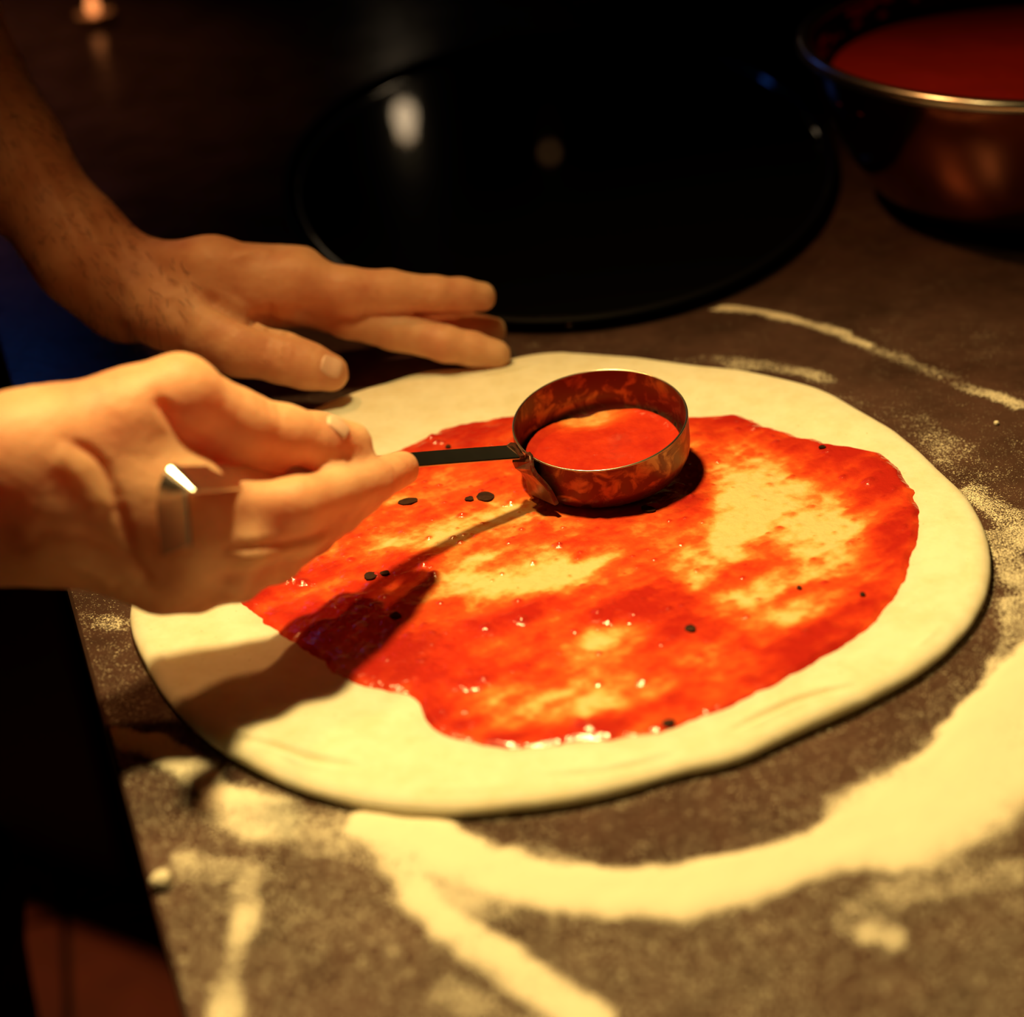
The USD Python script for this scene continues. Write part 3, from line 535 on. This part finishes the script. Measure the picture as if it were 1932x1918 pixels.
obj('flame', lathe([(0, 0.0076), (0.004, 0.009), (0.006, 0.014), (0.004, 0.022), (0, 0.030)], 24), glow('flame_glow', (1.0, 0.30, 0.08), 1.6), cand, smooth=True)

# ------------------------------------------------------------------ person
def caps_eval(P, caps, k):
    d = None
    for a, b, ra, rb in caps:
        ab = b - a; t = np.clip((P - a) @ ab / (ab @ ab), 0, 1)
        q = np.linalg.norm(P - a - t[:, None] * ab, axis=1) - (ra + (rb - ra) * t)
        if d is None: d = q
        else: d = smin(d, q, k)
    return d
def smin(a, b, k):
    h = np.clip(0.5 + 0.5 * (b - a) / k, 0, 1)
    return b + (a - b) * h - k * h * (1 - h)
def chain(pts):
    """pts: (px, py, z mm, r mm)"""
    q = [(U(x, y, z), r / 1000) for x, y, z, r in pts]
    return [(q[i][0], q[i + 1][0], q[i][1], q[i + 1][1]) for i in range(len(q) - 1)]
def world_chain(pts):
    q = [(np.array(p, float), r) for p, r in pts]
    return [(q[i][0], q[i + 1][0], q[i][1], q[i + 1][1]) for i in range(len(q) - 1)]
def surface(sdf, lo, hi, h, Bk=8):
    lo, hi = np.array(lo), np.array(hi); n = np.ceil((hi - lo) / h / Bk).astype(int); N = n * Bk
    D = np.empty(N, np.float32)
    bc = np.stack(np.meshgrid(*[np.arange(k) for k in n], indexing='ij'), -1).reshape(-1, 3)
    cen = lo + (bc * Bk + (Bk - 1) / 2) * h; dc = sdf(cen)
    D[:] = np.repeat(np.repeat(np.repeat(dc.reshape(n), Bk, 0), Bk, 1), Bk, 2)
    near = np.abs(dc) < Bk * h * 0.95 + 0.004
    off = np.stack(np.meshgrid(*[np.arange(Bk)] * 3, indexing='ij'), -1).reshape(-1, 3)
    nb = bc[near]
    for s in range(0, len(nb), 400):
        b = nb[s:s + 400]; idx = (b[:, None] * Bk + off[None]).reshape(-1, 3)
        D[idx[:, 0], idx[:, 1], idx[:, 2]] = sdf(lo + idx * h)
    S = D < 0
    # surface nets
    acc = {}; cells = np.zeros(N - 1, bool)
    c8 = [S[i:N[0] - 1 + i, j:N[1] - 1 + j, k:N[2] - 1 + k] for i in (0, 1) for j in (0, 1) for k in (0, 1)]
    al, an = c8[0].copy(), c8[0].copy()
    for c in c8[1:]: al &= c; an |= c
    ci = np.argwhere(an & ~al); vid = np.full(N - 1, -1, np.int32); vid[tuple(ci.T)] = np.arange(len(ci))
    corner = np.array([(i, j, k) for i in (0, 1) for j in (0, 1) for k in (0, 1)])
    dv = np.stack([D[tuple((ci + c).T)] for c in corner], 1); pos = np.zeros((len(ci), 3)); cnt = np.zeros(len(ci))
    for a in range(8):
        for b in range(a + 1, 8):
            if np.abs(corner[a] - corner[b]).sum() == 1:
                m_ = (dv[:, a] < 0) != (dv[:, b] < 0); t = dv[m_, a] / (dv[m_, a] - dv[m_, b])
                pos[m_] += corner[a] + t[:, None] * (corner[b] - corner[a]); cnt[m_] += 1
    V = lo + (ci + pos / cnt[:, None]) * h; Fq = []
    for ax_ in range(3):
        u, v = [(1, 2), (2, 0), (0, 1)][ax_]
        e0 = [slice(None)] * 3; e1 = [slice(None)] * 3; e0[ax_] = slice(0, -1); e1[ax_] = slice(1, None)
        a_, b_ = S[tuple(e0)], S[tuple(e1)]; E_ = np.argwhere(a_ != b_)
        E_ = E_[(E_[:, u] > 0) & (E_[:, v] > 0) & (E_[:, u] < N[u] - 1) & (E_[:, v] < N[v] - 1)]
        du, dv_ = np.eye(3, dtype=int)[u], np.eye(3, dtype=int)[v]
        q = np.stack([vid[tuple((E_ - du - dv_).T)], vid[tuple((E_ - dv_).T)], vid[tuple(E_.T)], vid[tuple((E_ - du).T)]], 1)
        ins = S[tuple(E_.T)]; q[~ins] = q[~ins][:, ::-1]; Fq.append(q)
    q = np.concatenate(Fq); q = q[(q >= 0).all(1)]
    m_ = trimesh.Trimesh(V, np.concatenate([q[:, [0, 1, 2]], q[:, [0, 2, 3]]]), process=False)
    return m_

def taubin(m, iterations=6):
    from scipy.sparse import coo_matrix, diags
    e = m.edges_unique; n = len(m.vertices); W = coo_matrix((np.ones(2 * len(e)), (np.r_[e[:, 0], e[:, 1]], np.r_[e[:, 1], e[:, 0]])), shape=(n, n)).tocsr()
    W = diags(1 / np.maximum(np.asarray(W.sum(1)).ravel(), 1)) @ W; v = np.array(m.vertices)
    for _ in range(iterations):
        v = v + 0.5 * (W @ v - v); v = v - 0.52 * (W @ v - v)
    m.vertices = v
# right hand (near, gripping the ladle): joints where the photo shows them
R_WR = U(60, 915, 112); R_EL = np.array([-0.452, -0.215, T + 0.150]); R_SH = np.array([-0.55, -0.12, T + 0.42])
r_thumb = chain([(205, 800, 128, 15), (340, 742, 134, 14.5), (450, 800, 112, 13.5), (535, 820, 101, 11.8), (600, 832, 92, 11.4), (658, 838, 84, 10.2)])
r_index = chain([(360, 945, 98, 12.5), (470, 962, 87, 11.0), (560, 950, 84, 11.0), (640, 928, 76, 10.2), (700, 908, 69, 9.6), (758, 884, 61, 8.0)])
r_mid = chain([(355, 1010, 86, 13.0), (460, 1028, 76, 12.0), (560, 1000, 70, 11.2), (640, 962, 62, 9.8), (690, 935, 57, 8.0)])
r_ring = chain([(340, 1060, 73, 12.5), (430, 1078, 63, 11.6), (520, 1050, 56, 10.6), (590, 1006, 50, 9.2), (630, 985, 45, 7.6)])
r_pink = chain([(300, 1095, 64, 11.0), (370, 1112, 56, 9.2), (450, 1094, 49, 8.8), (515, 1060, 44, 7.8), (560, 1035, 42, 7.0)])
r_palm = chain([(110, 850, 122, 20), (360, 945, 98, 14.5)]) + chain([(100, 905, 112, 20), (355, 1010, 84, 15)]) + chain([(95, 955, 103, 20), (340, 1060, 72, 14.5)]) + chain([(85, 985, 97, 19), (300, 1095, 64, 13)]) + chain([(110, 840, 124, 19), (240, 790, 128, 17), (335, 745, 133, 14)]) + chain([(240, 800, 125, 15), (330, 900, 104, 14)]) + chain([(290, 790, 120, 15), (440, 880, 91, 9)]) + chain([(410, 825, 108, 9), (500, 885, 86, 8)])
r_arm = [(U(110, 850, 122), U(20, 868, 124), 0.0195, 0.0215), (U(85, 985, 97), U(10, 980, 98), 0.0195, 0.0215)] + [(U(20, 868, 124), R_EL + [0, 0.012, 0.012], 0.0215, 0.036), (U(10, 980, 98), R_EL - [0, 0.012, 0.012], 0.0215, 0.036)] + world_chain([(R_EL, 0.044), (R_SH, 0.055)])
# left hand (far, palm down over the table, thumb towards the camera)
L_WR = U(215, 545, 62); L_EL = np.array([-0.375, 0.275, T + 0.27]); L_SH = np.array([-0.54, 0.29, T + 0.47])
l_thumb = chain([(300, 590, 58, 17), (400, 632, 49, 15.5), (450, 655, 44, 15), (535, 676, 36, 13.2), (580, 690, 31, 12.0), (622, 703, 26, 10.3)])
l_index = chain([(560, 528, 66, 13.5), (650, 548, 58, 12.8), (735, 550, 53, 11.6), (820, 556, 47, 10.2), (870, 558, 43, 9.6), (908, 560, 40, 8.4)])
l_mid = chain([(545, 552, 56, 13.5), (655, 596, 42, 12.2), (745, 622, 32, 11.2), (840, 648, 23, 10.0), (890, 658, 18, 9.4), (936, 669, 13.5, 8.2)])
l_ring = chain([(535, 562, 46, 13.0), (660, 592, 34, 11.6), (760, 605, 27, 10.6), (850, 612, 21, 9.4), (930, 624, 15.5, 7.8)])
l_pink = chain([(515, 570, 40, 12.0), (620, 592, 28, 10.2), (700, 600, 21, 9.2), (790, 606, 15.5, 7.6)])
l_palm = chain([(250, 520, 70, 19), (400, 512, 74, 17), (560, 528, 66, 14.5)]) + chain([(245, 540, 64, 19), (545, 552, 56, 15)]) + chain([(240, 555, 58, 19), (535, 562, 46, 14.5)]) + chain([(235, 570, 52, 18), (515, 570, 40, 13.5)]) + chain([(240, 565, 60, 19), (330, 590, 56, 18), (420, 610, 50, 15)]) + chain([(380, 570, 60, 14), (520, 560, 58, 14)]) + chain([(470, 490, 72, 8), (570, 502, 70, 9.5)])
def at_px(x, y, depth_like):
    """point on the photo's ray at the same distance from the lens as another point"""
    d = ray(x, y); return EYE + d * ((np.asarray(depth_like) - EYE) @ FWD)
l_top1 = at_px(60, 310, L_WR * 0.5 + L_EL * 0.5); 
l_arm = [(U(240, 520, 68), at_px(165, 455, L_WR + [0, 0.005, 0.0]), 0.0185, 0.0205), (U(235, 568, 54), at_px(150, 500, L_WR + [0, -0.012, 0.0]), 0.0175, 0.0195),
         (at_px(165, 455, L_WR + [0, 0.005, 0.0]), at_px(30, 278, L_WR + [0, 0.03, 0]), 0.0205, 0.0235), (at_px(150, 500, L_WR + [0, -0.012, 0.0]), at_px(22, 338, L_WR + [0, 0.01, 0]), 0.0195, 0.0235),
         (at_px(30, 278, L_WR + [0, 0.03, 0]), at_px(-150, -40, L_WR + [0, 0.07, 0]), 0.0235, 0.034), (at_px(22, 338, L_WR + [0, 0.01, 0]), at_px(-175, 10, L_WR + [0, 0.05, 0]), 0.0235, 0.033)]
L_EL = at_px(-163, -25, L_WR + [0, 0.06, 0])
l_arm += world_chain([(L_EL, 0.044), (L_SH, 0.056)])
def hand_sdf(palm, fingers, thumb, arm, blend=0.0015):
    def f(P):
        d = smin(caps_eval(P, palm, 0.012), caps_eval(P, arm, 0.018), 0.016)
        g = None
        for c in fingers:
            q = caps_eval(P, c, 0.0035); g = q if g is None else smin(g, q, blend)
        d = smin(d, g, 0.007)
        return smin(d, caps_eval(P, thumb, 0.005), 0.007)
    return f
right_sdf = hand_sdf(r_palm, [r_index, r_mid, r_ring, r_pink], r_thumb, r_arm, 0.005)
left_sdf = hand_sdf(l_palm, [l_index, l_mid, l_ring, l_pink], l_thumb, l_arm)
def bounds(*lists):
    q = np.concatenate([[a for a, b, ra, rb in l] + [b for a, b, ra, rb in l] for l in lists]); return q.min(0) - 0.08, q.max(0) + 0.08
def relief(m, marks):
    """creases, tendons and wrinkles: (photo polyline, half width px, mm in (-) or out (+))"""
    n = trimesh.Trimesh(m.vertices, m.faces, process=False).vertex_normals; v = np.array(m.vertices); px = proj(v); front = ((EYE - v) * n).sum(1) > 0
    for pl, w, d in marks:
        b = np.array(pl); lo, hi = b.min(0) - 4 * w, b.max(0) + 4 * w
        s = np.where(front & (px > lo).all(1) & (px < hi).all(1))[0]
        q, t = seg_dist(px[s], spline(pl, 20) if len(pl) > 2 else np.array(pl, float)); v[s] += n[s] * (d / 1000 * np.exp(-(q / w) ** 2) * np.clip(np.sin(np.pi * np.clip(t, 0.04, 0.96)) * 2.2, 0, 1))[:, None]
    P = v; v = v + n * (0.0007 * (fbm(P * 75, 3, 17) - 0.5) + 0.00035 * (fbm(P * 230, 3, 18) - 0.5))[:, None]
    m.vertices = v; return m
lo, hi = bounds(r_palm, r_index, r_mid, r_ring, r_pink, r_thumb, r_arm)
mr = surface(right_sdf, lo, hi, 0.0019); taubin(mr, iterations=6)
mr = relief(mr, [([(430, 1036), (510, 1028), (600, 1010), (650, 985)], 9, -2.2), ([(400, 1090), (480, 1082), (560, 1050)], 9, -1.6), ([(295, 742), (312, 775), (345, 812), (400, 850)], 12, -3.2), ([(120, 828), (180, 860), (215, 930), (236, 1000), (255, 1060)], 10, -2.4), ([(90, 850), (160, 905), (195, 980)], 26, 1.8),
                 ([(500, 752), (516, 785)], 5, -0.7), ([(520, 760), (532, 795)], 4, -0.7), ([(485, 748), (500, 780)], 4, -0.5), ([(150, 1010), (230, 1045), (290, 1110)], 12, -1.8), ([(60, 1000), (180, 1010)], 14, -1.2), ([(20, 1040), (130, 1060), (230, 1110)], 14, 1.4)])
lo, hi = bounds(l_palm, l_index, l_mid, l_ring, l_pink, l_thumb, l_arm)
ml = surface(left_sdf, lo, hi, 0.0021); taubin(ml, iterations=6)
ml = relief(ml, [([(372, 550), (405, 568), (450, 590), (510, 612), (570, 628)], 10, -5.0), ([(512, 572), (513, 606)], 6, -2.4), ([(430, 545), (470, 575), (500, 600)], 10, -1.2), ([(560, 585), (600, 612), (640, 618)], 8, -2.0), ([(505, 640), (500, 672)], 5, -0.9), ([(520, 642), (518, 685)], 4, -0.9), ([(540, 650), (532, 690)], 5, -0.8), ([(556, 655), (552, 690)], 4, -0.7), ([(585, 668), (582, 715)], 4, -0.5),
                 ([(690, 540), (700, 580)], 5, -0.7), ([(715, 545), (720, 580)], 4, -0.6), ([(810, 545), (812, 588)], 4, -0.6), ([(565, 590), (620, 600), (680, 600)], 9, -1.8), ([(800, 592), (860, 600), (900, 603)], 6, -1.2), ([(240, 455), (300, 505), (330, 560)], 16, -1.2), ([(150, 380), (190, 470), (260, 560)], 14, 1.3), ([(60, 290), (120, 400), (170, 520)], 12, 1.0), ([(130, 300), (190, 420), (250, 500)], 10, -0.8), ([(440, 486), (480, 477), (520, 478)], 9, 1.4), ([(300, 560), (350, 620), (330, 660)], 14, -1.0)])
CX, CY = -0.56, 0.085
head = [world_chain([((CX + 0.02, CY, T + 0.50), 0.065), ((CX + 0.05, CY, T + 0.62), 0.058)])[0], world_chain([((CX + 0.06, CY, T + 0.74), 0.082), ((CX + 0.09, CY, T + 0.69), 0.072)])[0], world_chain([((CX + 0.12, CY, T + 0.645), 0.040), ((CX + 0.09, CY, T + 0.69), 0.062)])[0]]
head += world_chain([((CX + 0.158, CY, T + 0.735), 0.008), ((CX + 0.178, CY, T + 0.695), 0.013)])
head += [world_chain([((CX + 0.06, CY + s * 0.083, T + 0.725), 0.016), ((CX + 0.062, CY + s * 0.084, T + 0.695), 0.010)])[0] for s in (-1, 1)]
torso = world_chain([((CX, CY, T + 0.46), 0.12), ((CX - 0.02, CY, T + 0.22), 0.12), ((CX - 0.02, CY, T + 0.0), 0.13)]) + [(np.array([CX, CY - 0.15, T + 0.45]), np.array([CX, CY + 0.15, T + 0.46]), 0.068, 0.068), (R_SH, np.array([CX, CY - 0.1, T + 0.40]), 0.055, 0.09), (L_SH, np.array([CX, CY + 0.1, T + 0.42]), 0.055, 0.09)]
def body_sdf(P):
    return smin(smin(caps_eval(P, head, 0.012), caps_eval(P, torso, 0.04), 0.03), np.minimum(caps_eval(P, world_chain([(R_EL * 0.3 + R_SH * 0.7, 0.050), (R_SH, 0.055)]), 0.01), caps_eval(P, world_chain([(L_EL * 0.3 + L_SH * 0.7, 0.050), (L_SH, 0.056)]), 0.01)), 0.03)
mb = surface(body_sdf, [CX - 0.22, CY - 0.32, T - 0.16], [CX + 0.36, CY + 0.34, T + 0.86], 0.006)
person = thing('person', 'person in black apron and short sleeves gripping the ladle, other hand spread over the table', 'person', (CX, CY, 0))
pl_ = np.array([CX, CY, 0])
def plc(m): m.apply_translation(-pl_); return m
for q in (mr, ml, mb): trimesh.repair.fix_normals(q) if not q.is_winding_consistent else None
obj('body', plc(cat(mr, ml, mb)), skin, person, smooth=True)
# hair on the far forearm
mlw = ml; cpx = proj(mlw.triangles_center); q_, t_ = seg_dist(cpx, [(10, 200), (120, 420), (250, 540)])
cand_ = np.where((q_ < 110) & (((EYE - mlw.triangles_center) * mlw.face_normals).sum(1) > 0))[0]; pick = rng.choice(cand_, 420, replace=False); cv = []
armd = (L_WR - L_EL) / np.linalg.norm(L_WR - L_EL)
for k in pick:
    p, n = mlw.triangles_center[k], mlw.face_normals[k]; d = armd + n * 0.45 + rng.normal(0, 0.35, 3); d /= np.linalg.norm(d); L = rng.uniform(0.005, 0.010)
    cv += [p - n * 0.0003, p + d * L * 0.5 + n * 0.0006, p + d * L]
bc_ = UsdGeom.BasisCurves.Define(stage, str(person.GetPath()) + '/forearm_hair'); bc_.CreateTypeAttr('linear'); bc_.CreateCurveVertexCountsAttr(Vt.IntArray([3] * 420)); bc_.CreatePointsAttr(Vt.Vec3fArray.FromNumpy((np.array(cv) - pl_).astype(np.float32)))
bc_.CreateWidthsAttr(Vt.FloatArray([0.00022])); bc_.SetWidthsInterpolation('constant'); UsdShade.MaterialBindingAPI.Apply(bc_.GetPrim()).Bind(hair_m); tag(bc_.GetPrim(), label='short dark hair on the far forearm', kind='stuff')
# nails
def nail(sdf, px, py, depth_pt, along_px, L, W):
    c = at_px(px, py, depth_pt); d = -ray(px, py); d /= np.linalg.norm(d)
    e = at_px(*along_px, depth_pt) - c; e /= np.linalg.norm(e)
    def hit(p):
        t = np.full(len(p), 0.03)
        for _ in range(40): t = t - np.clip(sdf(p + d * t[:, None]), -0.004, 0.02) * 0.8
        return p + d * t[:, None]
    h0 = hit(c[None])[0]; g = np.array([sdf((h0 + np.eye(3)[k] * 0.002)[None])[0] - sdf((h0 - np.eye(3)[k] * 0.002)[None])[0] for k in range(3)]); g /= np.linalg.norm(g)
    e -= g * (e @ g); e /= np.linalg.norm(e); b = np.cross(g, e)
    n = 15; u = np.linspace(-1, 1, n); uu, vv = np.meshgrid(u, u, indexing='ij')
    su, sv = uu * np.sqrt(1 - 0.38 * vv ** 2), vv * np.sqrt(1 - 0.38 * uu ** 2)
    p = (h0 + e * (su * L / 2)[..., None] + b * (sv * W / 2)[..., None]).reshape(-1, 3) + g * 0.003; off_ = np.zeros(len(p))
    for _ in range(30):
        off_ = np.clip(off_ + sdf(p - g * off_[:, None]) * 0.6, -0.003, 0.0075)
    p = p - g * off_[:, None]
    edge = np.maximum(np.abs(uu), np.abs(vv)).reshape(-1) > 0.99
    p = p + g * np.where(edge, -0.0008, 0.0008)[:, None]
    i = (np.arange(n - 1)[:, None] * n + np.arange(n - 1)[None]).ravel(); f = np.concatenate([np.stack([i, i + n, i + n + 1], -1), np.stack([i, i + n + 1, i + 1], -1)])
    m = trimesh.Trimesh(p, f, process=False)
    if (m.face_normals @ g).mean() < 0: m.invert()
    return plc(m)
obj('thumbnail', nail(left_sdf, 626, 690, U(622, 703, 26), (655, 697), 0.0135, 0.0125), nail_m, person, smooth=True)
obj('thumbnail', nail(right_sdf, 640, 803, U(655, 838, 84), (690, 812), 0.0130, 0.0100), nail_m, person, smooth=True)
# hair, features, clothes (out of the frame except where sleeves and apron reach in)
hc = trimesh.creation.icosphere(4, 1.0); hv = hc.vertices * [0.096, 0.090, 0.092]; hc.vertices = hv + [0.055, 0, T + 0.755]
hc = trimesh.Trimesh(hc.vertices, hc.faces[((hc.triangles_center[:, 2] > T + 0.765) | (hc.triangles_center[:, 0] < 0.045))]); obj('hair', hc, hair_m, person, smooth=True)
for s in (-1, 1):
    e_ = trimesh.creation.icosphere(3, 0.0125); e_.apply_translation([0.138, s * 0.032, T + 0.735]); obj('eye', e_, plain(f'eye_white_{s + 1}', (0.5, 0.48, 0.45), 0.2), person, smooth=True)
lip = trimesh.creation.icosphere(3, 1.0); lip.vertices *= [0.008, 0.024, 0.006]; lip.apply_translation([0.156, 0, T + 0.655]); obj('mouth', lip, plain('lip', (0.45, 0.15, 0.11), 0.4), person, smooth=True)
def inflate(caps, k, grow):
    return lambda P: caps_eval(P, caps, k) - grow
def cloth(caps, k, grow, lo, hi, h=0.008, cut=None):
    f = inflate(caps, k, grow)
    g = f if cut is None else (lambda P: np.maximum(f(P), cut(P)))
    m = surface(lambda P: g(P) + 0.004 * (fbm(P * 22, 2, 33) - 0.5), lo, hi, h); taubin(m, iterations=4); return plc(m)
sl_r = world_chain([(R_EL * 0.45 + R_SH * 0.55, 0.054), (R_SH, 0.060)]); sl_l = world_chain([(L_EL * 0.45 + L_SH * 0.55, 0.054), (L_SH, 0.061)])
obj('shirt', cloth(torso + sl_r + sl_l, 0.03, 0.008, [CX - 0.22, CY - 0.36, T - 0.2], [CX + 0.36, CY + 0.36, T + 0.62], 0.007, cut=lambda P: P[:, 2] - (T + 0.545)), shirt_m, person, smooth=True)
LEGS = [(CX + 0.01, CY - 0.11), (CX + 0.085, CY + 0.195)]
HIPS = [(CX + 0.0, CY - 0.09), (CX + 0.03, CY + 0.10)]
legs = [world_chain([((hx, hy, T - 0.02), 0.10), ((x, y, 0.50), 0.074), ((x - 0.01, y, 0.09), 0.060)]) for (x, y), (hx, hy) in zip(LEGS, HIPS)]
obj('trousers', cloth(legs[0] + legs[1], 0.03, 0.010, [CX - 0.2, CY - 0.3, 0.0], [CX + 0.26, CY + 0.34, T + 0.12], 0.008, cut=lambda P: np.maximum(P[:, 2] - (T + 0.05), 0.05 - P[:, 2])), denim_m, person, smooth=True)
for x, y in LEGS:
    sh = surface(lambda P, x=x, y=y: np.maximum(caps_eval(P, world_chain([((x - 0.04, y, 0.045), 0.046), ((x + 0.05, y, 0.042), 0.046), ((x + 0.15, y, 0.030), 0.040)]), 0.02), 0.002 - P[:, 2]), [x - 0.12, y - 0.08, -0.03], [x + 0.24, y + 0.08, 0.14], 0.005); obj('shoe', plc(sh), leather_m, person, smooth=True)
# apron: a curved sheet in front of the torso
na, nz = 40, 60; aa = np.linspace(-1.25, 1.25, na); zz = np.linspace(0.42, T + 0.40, nz); Va = []
for z in zz:
    rad_ = 0.158 + 0.02 * (z < T + 0.05) + 0.012 * sstep(0.8, 0.4, z); wv = 1.0 if z < T + 0.12 else 1 - 0.62 * sstep(T + 0.12, T + 0.24, z)
    fold = 0.006 * np.sin(aa * 9) * sstep(0.95, 0.5, z)
    Va.append(np.stack([-0.02 + (rad_ + fold) * np.cos(aa * wv), (rad_ + 0.06 + fold) * np.sin(aa * wv), 0 * aa + z], -1))
Va = np.array(Va).reshape(-1, 3); i = (np.arange(nz - 1)[:, None] * na + np.arange(na - 1)[None]).ravel(); fa = np.concatenate([np.stack([i, i + 1, i + na + 1], -1), np.stack([i, i + na + 1, i + na], -1)])
mo = trimesh.Trimesh(Va, fa, process=False); vn = mo.vertex_normals; nV = len(Va)
bd = trimesh.grouping.group_rows(mo.edges_sorted, require_count=1); eb = mo.edges[bd]
mo = trimesh.Trimesh(np.vstack([Va, Va - vn * 0.002]), np.vstack([fa, fa[:, ::-1] + nV, np.c_[eb[:, 1], eb[:, 0], eb[:, 0] + nV], np.c_[eb[:, 1], eb[:, 0] + nV, eb[:, 1] + nV]]), process=False)
obj('apron', mo, apron_m, person, smooth=50)
